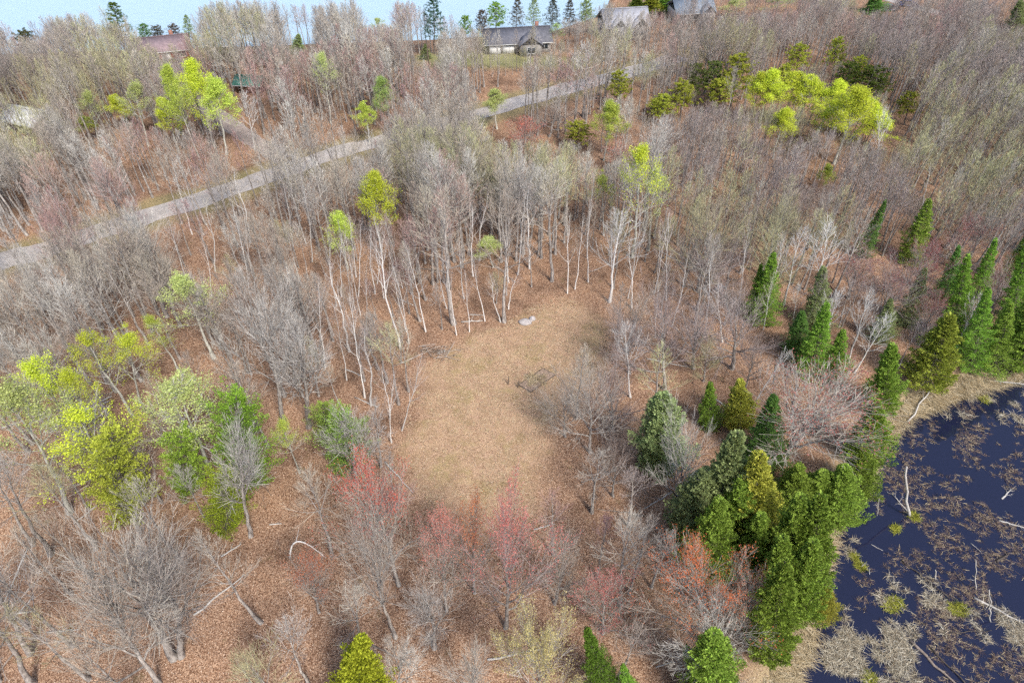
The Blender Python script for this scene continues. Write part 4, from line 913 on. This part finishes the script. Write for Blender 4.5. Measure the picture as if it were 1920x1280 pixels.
for cx, cy, wpx, t_ in [(1668, 1135, 22, 'round bright green sedge tussock standing in the bleached sedge'), (1680, 1128, 18, 'smaller green tussock against the round bright one'), (1845, 748, 22, 'yellow-green tussock near the far shore of the pond'), (1712, 968, 18, 'green tussock at the foot of the broken snag'),
                        (1600, 1045, 14, 'green tussock on the straw shore'), (1680, 992, 14, 'small green tussock floating left of mid pond'), (1785, 1140, 20, 'yellowish tussock left of the dead branch tangle'), (1802, 1142, 18, 'yellowish tussock nearest the dead branch tangle'), (1630, 1272, 20, 'green tussock at the bottom edge of the pond'), (1612, 1060, 14, 'pale green tussock at the shore foot')]:
    P0 = gp(cx, cy, POND_Z); n_ = 9; a = r.uniform(0, 6.28, n_); q = np.sqrt(r.random(n_)) * wpx / 2 * .055
    C = np.stack([P0[0] + q * np.cos(a), P0[1] + q * np.sin(a), np.full(n_, POND_Z)], 1)
    o = link('sedge_tussock', Geo().add(*tufts(C, 40, .25, .6, 1.0, r, 3, .018, None, .8)).mesh('sedge_tussock', [gm_])); tag(o, t_, 'tussock')

# ------------------------------------------------------------------ logs, snags and dead branches
M['deadwood'] = simple('weathered_wood', (.46, .43, .39), .9, 5, .3)
M['darkwood'] = simple('wet_dark_wood', (.07, .055, .045), .6, 5, .4)
M['log'] = simple('rotting_log', (.24, .19, .155), .9, 4, .35)
def logobj(name, label, cat, pts, r0, r1, mat, nbr=0, brl=1.0, group=None, seed=0, sides=6):
    q = np.random.default_rng(seed + 900); pts = np.array(pts, float); K = 7 if len(pts) < 5 else 17; s = np.linspace(0, 1, K); t = np.linspace(0, 1, len(pts))
    P = np.stack([np.interp(s, t, pts[:, k_]) for k_ in range(3)], -1)[None]
    Lg = np.linalg.norm(P[0, -1] - P[0, 0]); P[:, 1:-1] += q.normal(0, (.012 if K == 7 else .003) * Lg, (1, K - 2, 3)) * [1, 1, .4]
    Rr = np.linspace(r0, r1, K)[None]; V, Qq = tubes(P, Rr, sides); org = P[0, 0].copy()
    cap0 = np.array([[0, 1, 2, 3], [0, 3, 4, 5]]); n_ = len(V); cap1 = cap0 + n_ - sides
    o = link(name, mk_mesh(name, V - org, np.vstack([Qq, cap0[:, ::-1], cap1]), [mat], smooth=False)); o.location = org
    if nbr:
        B, Rb, Lb = kids(P, Rr, nbr, .3, .97, R(30), R(65), lambda t_, N: brl * (1.1 - .6 * t_), .1, 4, .55, .06, q)
        B2, Rb2, _ = kids(B, Rb, 3, .3, .95, R(25), R(55), lambda t_, N: Lb[:, None] * .45, .1, 3, .6, .06, q)
        for j in range(len(B)):
            g = Geo().add(*tubes(B[j:j + 1] - org, np.maximum(Rb[j:j + 1], .012), 4)); g.add(*tubes(B2[3 * j:3 * j + 3] - org, np.maximum(Rb2[3 * j:3 * j + 3], .009), 3))
            link('branch', g.mesh('branch', [mat]), o)
    tag(o, label, cat, group); return o
def G3(px_, py_, z=None, dz=0.):
    p = gp(px_, py_, z if z is not None else 0.); zz = float(gh(p[0], p[1])) if z is None else z
    return (p[0], p[1], zz + dz)
def up_at(px_, py_, ty, z, tx=None):
    p = gp(px_, py_, z); h_ = height_at(p[1], ty); dd_ = p[1] * cs - (h_ - CAM_H) * sn
    return [(p[0], p[1], z - .4), (p[0] if tx is None else (tx - 960) / F * dd_, p[1], h_)]
PZ = POND_Z
for k, (a, b_, c, d_, r0, mt, nb_, nm, lb) in enumerate([
    (1705, 962, 1670, 925, .07, 'deadwood', 7, 'dead_branch', 'tangled grey dead branches beside the broken snag'), (1690, 1050, 1780, 1122, .09, 'darkwood', 5, 'sunken_log', 'long dark sunken log with roots across the middle of the pond'),
    (1705, 1200, 1800, 1290, .16, 'log', 2, 'sunken_log', 'thick log running out of the bottom edge of the pond'), (1745, 1215, 1812, 1285, .10, 'darkwood', 2, 'sunken_log', 'thinner dark log beside the thick one at the bottom edge'),
    (1778, 1186, 1858, 1182, .05, 'darkwood', 0, 'sunken_log', 'thin black stick lying level in the pond'), (1826, 1120, 1925, 1172, .11, 'deadwood', 6, 'dead_branch', 'bleached fallen treetop at the right edge of the pond'),
    (1868, 1052, 1890, 1040, .16, 'darkwood', 0, 'floating_log', 'short dark log with a pale end near the right edge'), (1872, 975, 1920, 990, .09, 'deadwood', 4, 'dead_branch', 'white branch at the right edge of mid pond'),
    (1878, 935, 1895, 918, .10, 'deadwood', 4, 'dead_branch', 'bleached forked branch among brown water plants'), (1633, 1020, 1655, 1033, .04, 'deadwood', 0, 'floating_log', 'thin pale stick floating left of mid pond'),
    (1820, 1018, 1838, 1035, .04, 'deadwood', 0, 'floating_log', 'thin pale stick among the brown water plants'), (1700, 792, 1762, 705, .11, 'deadwood', 9, 'fallen_tree', 'bleached fallen tree reaching from the shore cedars to the water'),
    (1655, 870, 1680, 815, .07, 'darkwood', 2, 'sunken_log', 'black stick at the water edge below the bleached fallen tree'), (1840, 712, 1930, 722, .10, 'deadwood', 8, 'fallen_tree', 'bleached fallen treetop along the far shore'),
    (1772, 752, 1785, 735, .06, 'deadwood', 3, 'dead_branch', 'small pale branch at the far corner of the water')]):
    if nm == 'fallen_tree': p0, p1 = G3(a, b_, PZ, .1), G3(c, d_, None, .9)
    else: p0, p1 = G3(a, b_, PZ, .02), G3(c, d_, PZ, .12)
    logobj(nm, lb, 'log' if 'log' in nm else 'branch' if 'branch' in nm else 'fallen tree', [p0, p1], r0, r0 * .45, M[mt], nb_, .9, seed=k)
for k, (a, b_, ty, tx, r0, lb) in enumerate([(1708, 965, 875, 1700, .16, 'broken grey snag standing in the pond'), (1832, 1104, 1050, 1830, .06, 'thin pale snag standing in open water'), (1862, 1165, 1105, 1855, .07, 'thin snag rising from the dead branch tangle'), (1757, 1085, 1068, 1754, .08, 'short white stump post in mid pond'),
    (1647, 965, 935, 1648, .04, 'thin bent stick standing in the pond left of the broken snag'), (1613, 1063, 1055, 1622, .05, 'small dead stub by the straw shore'), (1633, 1075, 1065, 1630, .05, 'small forked stub by the bleached sedge')]):
    logobj('standing_snag', lb, 'snag', up_at(a, b_, ty, PZ, tx), r0, r0 * .55, M['deadwood'], 0 if k in (0, 3) else 3, .5, seed=50 + k)
LG_ = [(80, 800, 205, 752, .13, 'deadwood', 'long pale fallen birch in front of the yellow aspens'), (190, 752, 210, 742, .12, 'deadwood', 'short pale log end behind the yellow aspens'), (505, 983, 528, 981, .08, 'deadwood', 'short pale stick beside the crooked tree foot'),
       (160, 770, 185, 766, .07, 'deadwood', 'small pale log near the long fallen birch'), (865, 602, 905, 600, .10, 'deadwood', 'pale fallen log at the top left of the clearing'), (880, 588, 908, 590, .07, 'deadwood', 'thin fallen log behind the pale one'), (1340, 748, 1388, 782, .10, 'deadwood', 'white fallen branch beside the small olive cedar'),
       (1240, 865, 1258, 850, .05, 'deadwood', 'thin white stick below the green cedar half hidden'), (1090, 905, 1135, 890, .07, 'log', 'brown log at the right foot of the clearing'), (790, 505, 850, 512, .10, 'log', 'dark log among the birches above the clearing'), (745, 560, 775, 572, .07, 'deadwood', 'thin fallen birch among the white birches'),
       (1690, 322, 1720, 330, .10, 'log', 'dark fallen log in the mauve wood'), (1660, 330, 1700, 338, .12, 'log', 'thick dark fallen log in the mauve wood'), (330, 1120, 400, 1092, .09, 'log', 'brown log behind the double-trunk maple'), (90, 1185, 150, 1180, .07, 'deadwood', 'pale branch on the leaves at lower left'),
       (255, 1080, 300, 1072, .08, 'log', 'mossy log left of the double-trunk maple'), (30, 1150, 60, 1146, .09, 'deadwood', 'pale fallen limb at the left edge'), (1230, 1250, 1260, 1240, .05, 'deadwood', 'thin pale stick at the bottom below the red maple'), (620, 1050, 660, 1035, .06, 'log', 'thin brown log right of the arched birch')]
for k, (a, b_, c, d_, r0, mt, lb) in enumerate(LG_):
    logobj('fallen_log', lb, 'log', [G3(a, b_, None, r0 * .7), G3(c, d_, None, r0 * .9)], r0, r0 * .55, M[mt], 3 if k % 2 == 0 else 0, .8, seed=80 + k)
q = np.random.default_rng(77)
FL = 0
while FL < 46:
    a, b_ = q.uniform(0, 1600), q.uniform(420, 1250); p = gp(a, b_)
    if sdist(p[0], p[1], CLEARING) < 1 or sdist(p[0], p[1], POND) < 6 or ldist(p[0], p[1], ROAD) < 5: continue
    an = q.uniform(0, 6.28); L_ = q.uniform(2, 6); e = p + L_ * np.array([math.cos(an), math.sin(an)]); r0 = q.uniform(.05, .11)
    if sdist(e[0], e[1], CLEARING) < 1 or sdist(e[0], e[1], POND) < 4: continue
    z = 'below the clearing' if b_ > 930 else 'left of the clearing' if a < 760 else 'above the clearing' if a < 1200 and b_ < 560 else 'right of the clearing'
    logobj('fallen_log', '%s fallen log %s' % ([('long thin', 'short thin'), ('long pale', 'short pale')][FL % 2][0 if L_ > 4 else 1], rel_to(a, b_)), 'log', [(p[0], p[1], float(gh(*p)) + r0 * .7), (e[0], e[1], float(gh(*e)) + r0 * .7)], r0, r0 * .5, M[['log', 'deadwood'][FL % 2]], int(q.integers(0, 4)), .7, 'fallen logs in the wood ' + z, seed=200 + FL); FL += 1
p0, p1 = np.array(G3(545, 1046)), np.array(G3(612, 1046)); s = np.linspace(0, 1, 17)
logobj('arched_birch', 'white birch bent into an arch, its tip back on the leaves', 'tree', np.stack([p0[0] + (p1[0] - p0[0]) * s, p0[1] + (p1[1] - p0[1]) * s, p0[2] + 3.1 * np.sin(PI * s ** .8)], 1), .09, .03, M['bark_white'], 5, .9, seed=5)

# ------------------------------------------------------------------ clearing: garden bed, stakes, boulder, brush pile
M['board'] = simple('grey_brown_boards', (.17, .13, .10), .9, 5, .35); M['soil'] = simple('dry_bed_soil', (.33, .235, .17), 1., 5, .5); M['stone'] = simple('pale_stone', (.44, .40, .38), .9, 1.8, .35)
c4 = [np.array(G3(*p)) for p in ((1018, 691), (1041, 703), (995, 736), (973, 722))]
ctr = sum(c4) / 4; bed = link('garden_bed', None); bed.location = ctr; tag(bed, 'old board-edged garden bed with stakes in the middle of the clearing', 'garden bed')
for i in range(4):
    a, b_ = c4[i] - ctr, c4[(i + 1) % 4] - ctr; d_ = unit(b_ - a); nrm = np.array([-d_[1], d_[0], 0]) * .04
    g = Geo(); g.add([a - nrm + [0, 0, -.1], b_ - nrm + [0, 0, -.1], b_ + nrm + [0, 0, -.1], a + nrm + [0, 0, -.1], a - nrm + [0, 0, .15], b_ - nrm + [0, 0, .15], b_ + nrm + [0, 0, .15], a + nrm + [0, 0, .15]], [(3, 2, 1, 0), (4, 5, 6, 7), (0, 1, 5, 4), (1, 2, 6, 5), (2, 3, 7, 6), (3, 0, 4, 7)])
    link('board', g.mesh('board', [M['board']]), bed)
    link('stake', Geo().add(*tubes(np.array([[a + [.02, .02, -.2], a + [.02, .02, .6], a + [.03, 0, 1.1]]]), np.array([[.03, .028, .022]]), 5)).mesh('stake', [M['board']]), bed)
sx = np.linspace(0, 1, 9); U_, V_ = np.meshgrid(sx, sx); A, B, C_, D_ = [c - ctr for c in c4]
SP = ((1 - U_)[..., None] * (1 - V_)[..., None] * A + U_[..., None] * (1 - V_)[..., None] * B + U_[..., None] * V_[..., None] * C_ + (1 - U_)[..., None] * V_[..., None] * D_)
SP[..., 2] += .05 + .14 * q.random(U_.shape); ii = np.arange(81).reshape(9, 9)
link('soil', mk_mesh('soil', SP, np.stack([ii[:-1, :-1], ii[:-1, 1:], ii[1:, 1:], ii[1:, :-1]], -1).reshape(-1, 4)[:, ::-1], [M['soil']]), bed)
tw = tufts(np.stack([q.uniform(-1.3, 1.0, 70), q.uniform(-.9, .9, 70), np.full(70, .12)], 1), 12, .2, .7, .9, q, 2, .014); link('dead_stalks', mk_mesh('dead_stalks', tw[0], tw[1], [straw]), bed)['kind'] = 'stuff'
for a, b_, hh, lb in [(1064, 660, 1.2, 'thin dark stake standing alone in the clearing above the garden bed'), (1041, 672, 1.0, 'thin stake between the garden bed and the lone stake'), (953, 720, 1.3, 'grey post left of the garden bed'), (971, 726, 1.1, 'stout dark post at the corner of the garden bed'), (988, 706, 1.1, 'thin stake behind the garden bed'), (987, 668, .7, 'low stake in the clearing above the garden bed')]:
    p = np.array(G3(a, b_)); rr2 = .09 if 'post' in lb else .035
    o = logobj('wooden_post' if 'post' in lb else 'garden_stake', lb, 'post' if 'post' in lb else 'stake', [p - [0, 0, .3], p + [.04, .02, hh]], rr2, rr2 * .8, M['board'], 0)
def rock(name, label, px_, py_, sx_, sy_, sz_, seed, mat='stone', cat='boulder'):
    p = G3(px_, py_); nu, nv = 14, 9; u = np.linspace(0, 2 * PI, nu, endpoint=False); v = np.linspace(0, PI, nv)
    Uu, Vv = np.meshgrid(u, v); X = np.stack([np.cos(Uu) * np.sin(Vv), np.sin(Uu) * np.sin(Vv), np.cos(Vv)], -1)
    d_ = .75 + .5 * fbm(X[..., 0] * 2 + seed * 7 + 5, X[..., 1] * 2 + X[..., 2] * 3 + 9, seed, 3); d_[0] = d_[0, 0]; d_[-1] = d_[-1, 0]
    X = X * d_[..., None] * [sx_, sy_, sz_]; ii = np.arange(nu * nv).reshape(nv, nu); rx = np.roll(ii, -1, 1)
    o = link(name, mk_mesh(name, X, np.stack([ii[:-1], ii[1:], rx[1:], rx[:-1]], -1).reshape(-1, 4), [M[mat]])); o.location = (p[0], p[1], p[2] + sz_ * .25); tag(o, label, cat)
rock('boulder', 'pale boulder at the top edge of the clearing', 985, 603, .9, .7, .32, 1); rock('boulder', 'smaller pale boulder against the big one at the clearing top', 998, 597, .5, .45, .35, 2)
bp = np.array(G3(822, 662)); e = link('brush_pile', None); e.location = bp; tag(e, 'grey pile of cut branches at the upper left rim of the clearing', 'brush pile')
for k in range(60):
    an = q.normal(0.3, .6); L_ = q.uniform(1.0, 2.6); c = np.array([q.normal(0, 1.3), q.normal(0, .55), q.uniform(.05, .75)]); d_ = np.array([math.cos(an), math.sin(an), q.normal(0, .12)]) * L_ / 2
    link('stick', Geo().add(*tubes(np.array([[c - d_, c + q.normal(0, .06, 3), c + d_]]), np.array([[.035, .028, .015]]) * q.uniform(.6, 1.3), 4)).mesh('stick', [M[['log', 'deadwood', 'board'][k % 3]]]), e)

# ------------------------------------------------------------------ houses
def paint(name, col, rough=.7, var=.08): return simple(name, col, rough, 1.5, var)
M['glass'] = paint('window_glass', (.03, .04, .05), .1, .2); M['white_trim'] = paint('white_trim', (.72, .72, .70)); M['brick'] = paint('chimney_brick', (.30, .15, .11), .9, .3)
def gable(g, L, D, wh, rh, m=0):
    x0, y0 = L / 2, D / 2
    V = [(-x0, -y0, 0), (x0, -y0, 0), (x0, y0, 0), (-x0, y0, 0), (-x0, -y0, wh), (x0, -y0, wh), (x0, y0, wh), (-x0, y0, wh), (-x0, 0, wh + rh), (x0, 0, wh + rh)]
    return g.add(V, [(0, 1, 5, 4), (2, 3, 7, 6), (1, 2, 6, 5), (3, 0, 4, 7), (5, 6, 9, 9), (7, 4, 8, 8), (3, 2, 1, 0)], m)
def roof_geo(g, L, D, wh, rh, ov=.45, th=.14, axis_='x', ox=0, oy=0):
    for sg in (-1, 1):
        sl = rh / (D / 2); ye, ze = D / 2 + ov, wh - sl * ov; xl = L / 2 + ov
        P = [(-xl, 0, wh + rh + .02), (xl, 0, wh + rh + .02), (xl, sg * ye, ze + .02), (-xl, sg * ye, ze + .02)]
        V = np.array(P + [(a, b_, c + th) for a, b_, c in P])
        if axis_ == 'y': V = V[:, [1, 0, 2]]
        V = V + [ox, oy, 0]
        g.add(V, [(0, 1, 2, 3), (7, 6, 5, 4), (0, 4, 5, 1), (1, 5, 6, 2), (2, 6, 7, 3), (3, 7, 4, 0)])
    return g
def opening(e, kind, x, z, w, h_, y, face='front', mat=None):
    """window or door as framed part with pane / handle"""
    def bx(x0, x1, z0, z1, d0, d1):
        return ((x0, y - d1, z0), (x1, y - d0, z1)) if face == 'front' else ((y + d0, x0, z0), (y + d1, x1, z1))
    if kind == 'window':
        f = Geo()
        for a in ((x - w / 2 - .08, x - w / 2, z, z + h_), (x + w / 2, x + w / 2 + .08, z, z + h_), (x - w / 2 - .08, x + w / 2 + .08, z - .08, z), (x - w / 2 - .08, x + w / 2 + .08, z + h_, z + h_ + .08), (x - .03, x + .03, z, z + h_)): f.box(*bx(*a, 0.0, .07))
        o = link('window', f.mesh('window', [M['white_trim']]), e); link('pane', Geo().box(*bx(x - w / 2, x + w / 2, z, z + h_, -.05, .03)).mesh('pane', [M['glass']]), o)
    else:
        o = link(kind, Geo().box(*bx(x - w / 2, x + w / 2, z, z + h_, -.03, .05)).mesh(kind, [mat or M['white_trim']]), e)
        link('handle', Geo().box(*bx(x + w * .36, x + w * .36 + .08, z + h_ * .45, z + h_ * .45 + .08, .05, .11)).mesh('handle', [M['glass']]), o)
def house(name, label, px_, py_, rot_, L, D, wh, rh, wm, rm, wins=(), doors=(), chimney=None, sides=(), gables=()):
    p = G3(px_, py_); e = link(name, None); e.location = p; e.rotation_euler = (0, 0, rot_); tag(e, label, 'house' if 'house' in name else 'cabin' if 'cabin' in name else 'shed')
    link('wall', gable(Geo(), L, D, wh, rh).mesh('wall', [wm]), e)
    rf = link('roof', roof_geo(Geo(), L, D, wh, rh).mesh('roof', [rm]), e)
    link('ridge_cap', Geo().box((-L / 2 - .46, -.16, wh + rh + .15), (L / 2 + .46, .16, wh + rh + .21)).mesh('ridge_cap', [rm]), rf)
    link('gutter', Geo().box((-L / 2 - .45, -D / 2 - .6, wh - rh / (D / 2) * .45 - .06), (L / 2 + .45, -D / 2 - .46, wh - rh / (D / 2) * .45 + .06)).mesh('gutter', [M['white_trim']]), rf)
    if chimney: link('chimney', Geo().box((chimney - .4, .5, wh + rh * .4), (chimney + .4, 1.2, wh + rh + .9)).mesh('chimney', [M['brick']]), rf)
    for x_, w_ in wins: opening(e, 'window', x_, .95, w_, 1.15, -D / 2)
    for y_, w_ in sides: opening(e, 'window', y_, .95, w_, 1.15, L / 2, 'side')
    for x_, w_, kd, m_ in doors: opening(e, kd, x_, .05, w_, 2.1, -D / 2, mat=m_)
    for gx_, gw, gd, gr in gables:                                       # front gables
        V = np.vstack(gable(Geo(), gd, gw, wh + .1, gr).V)[:, [1, 0, 2]] + [gx_, -D / 2 - gd / 2 + .6, 0]; g = Geo(); src_ = gable(Geo(), gd, gw, wh, gr); g.add(V, src_.Q[0])
        link('front_gable', g.mesh('front_gable', [wm]), e)
        link('gable_roof', roof_geo(Geo(), gd, gw, wh + .1, gr, .35, .14, 'y', gx_, -D / 2 - gd / 2 + .6).mesh('gable_roof', [rm]), e)
        opening(e, 'window', gx_, 1.0, gw * .35, 1.3, -D / 2 - gd + .6)
    return e
red, brn = paint('red_siding', (.42, .055, .05), .7, .2), paint('mauve_brown_shingles', (.27, .20, .21), .9, .2)
house('red_house', 'long red house with mauve-brown roof by the lake, upper left', 306, 101, R(17), 12.5, 7.5, 2.7, 1.9, red, brn, [(-4.5, 1.6), (-1.5, 1.8), (4.6, 1.8)], [(1.6, 1.0, 'door', M['white_trim'])], 3.0, [(0, 1.5)])
house('garden_shed', 'small shed with green metal roof in the wood', 474, 170, R(-6), 5.4, 3.8, 2.0, 1.0, paint('brown_boards', (.20, .13, .09), .9, .3), paint('green_metal', (.10, .26, .20), .5, .2), [(-1.6, .9)], [(1.0, .9, 'door', paint('shed_door', (.25, .18, .13)))])
house('white_cabin', 'weathered white-roofed cabin at the left edge of the wood', 66, 240, R(-22), 8.8, 5.5, 2.4, 1.4, paint('grey_boards', (.38, .37, .36), .9, .2), paint('pale_weathered_roof', (.62, .62, .62), .7, .25), [(-2.8, 1.2), (.2, 1.4)], [(2.6, .9, 'door', paint('cabin_door', (.20, .14, .12)))], None, [(0, 1.2)])
gr, dk = paint('grey_siding', (.45, .43, .42), .8, .1), paint('charcoal_shingles', (.15, .15, .17), .9, .25)
house('grey_house', 'long grey house with charcoal roof and white garage doors', 968, 90, R(8), 15.5, 7.5, 2.8, 2.0, gr, dk, [(2.2, 1.6), (6.2, 1.6)], [(-5.6, 2.6, 'garage_door', M['white_trim']), (-2.4, 2.6, 'garage_door', M['white_trim']), (.5, 1.0, 'door', paint('brown_door', (.25, .12, .08)))], 5.0, [(0, 1.4)], [(2.6, 5.0, 3.0, 1.9)])
house('pale_house', 'pale grey two-gabled house veiled by bare trees', 1166, 62, R(10), 11.0, 7.5, 3.0, 2.8, paint('pale_siding', (.58, .56, .55), .8, .1), paint('light_grey_shingles', (.42, .42, .45), .9, .2), [(-4.6, 1.0), (.4, 1.2)], [(5.0, .9, 'door', M['white_trim'])], None, [(0, 1.4)], [(-2.4, 3.4, 2.0, 1.8), (3.0, 3.6, 2.0, 1.9)])
house('blue_roofed_house', 'white house with blue-grey roof at the top edge', 1292, 36, R(10), 10.0, 7.0, 2.8, 2.4, paint('cream_siding', (.62, .58, .54), .8, .1), paint('blue_grey_shingles', (.22, .26, .31), .9, .2), [(-3.2, 1.2), (.2, 1.4)], [(2.0, .9, 'door', M['white_trim'])], None, [(0, 1.2)], [(3.0, 3.6, 2.0, 1.6)])
# vehicles on the lane
def car(label, px_, py_, rot_, col):
    p = G3(px_, py_, None, .06); e = link('parked_car', None); e.location = p; e.rotation_euler = (0, 0, rot_); tag(e, label, 'car', 'cars parked on the lane')
    pm = simple(label[:8] + '_paint', col, .35, 1, .05, .2, .6)
    prof = [(-2.2, .35), (-2.2, .85), (-1.9, .98), (1.0, 1.0), (2.05, .85), (2.2, .7), (2.2, .35)]; prof.append((0, .3))
    link('body', Geo().prism([(a, -.88, b_) for a, b_ in prof], (0, 1.76, 0)).mesh('body', [pm]), e)
    link('windows', Geo().prism([(a, -.76, b_) for a, b_ in [(-1.95, .98), (-1.6, 1.5), (.25, 1.52), (1.0, 1.0)]], (0, 1.52, 0)).mesh('windows', [M['glass']]), e)
    link('roof', Geo().box((-1.62, -.74, 1.505), (.25, .74, 1.57)).mesh('roof', [pm]), e)
    for wx in (-1.35, 1.35):
        for wy in (-.86, .86):
            s_ = 1 if wy > 0 else -1; P = np.array([[(wx, wy - .12 * s_, .33), (wx, wy - .1 * s_, .33), (wx, wy + .08 * s_, .33), (wx, wy + .081 * s_, .33)]]); w = link('wheel', Geo().add(*tubes(P, np.array([[.05, .33, .33, .02]]), 12)).mesh('wheel', [M['darkwood']]), e)
    for wy in (-.6, .6): link('headlight', Geo().box((2.12, wy - .15, .68), (2.215, wy + .15, .80)).mesh('headlight', [M['white_trim']]), e)
car('dark blue car parked at the top of the lane', 1702, 12, R(-12), (.03, .05, .16)); car('dark grey car beside the round spruce', 1668, 20, R(15), (.09, .10, .12))
# utility pole
p = G3(806, 148); e = link('utility_pole', None); e.location = p; tag(e, 'dark utility pole beside the lawn of the grey house', 'pole')
link('pole', Geo().add(*tubes(np.array([[(0, 0, -.5), (0, 0, 4), (0, 0, 8.5)]]), np.array([[.16, .14, .11]]), 8)).mesh('pole', [M['board']]), e)
link('crossarm', Geo().box((-.9, -.07, 7.7), (.9, .05, 7.85)).mesh('crossarm', [M['board']]), e)
for xx in (-.8, 0, .8): link('insulator', Geo().add(*tubes(np.array([[(xx, 0, 7.85), (xx, 0, 7.95), (xx, 0, 8.05)]]) + [0, 0, .0], np.array([[.04, .06, .03]]), 6)).mesh('insulator', [M['stone']]), e)

# ------------------------------------------------------------------ labels: look-alikes that still share one are told apart by their order
same = {}
for o in COL.objects:
    if o.parent is None and o.get('label') and o.get('category'): same.setdefault(o['label'], []).append(o)
for lb, lst in same.items():
    if len(lst) < 2: continue
    lst.sort(key=lambda o: proj(o.location.x, o.location.y, 0.0)[0])
    for j, o in enumerate(lst):
        o['label'] = lb + ([', left one', ', right one'][j] if len(lst) == 2 else ', leftmost' if j == 0 else ', rightmost' if j == len(lst) - 1 else ', middle one' if len(lst) == 3 else ', %s from left' % ['', 'second', 'third', 'fourth', 'fifth', 'sixth', 'seventh', 'eighth', 'ninth', 'tenth', 'eleventh', 'twelfth', 'thirteenth', 'fourteenth'][min(j, 13)])
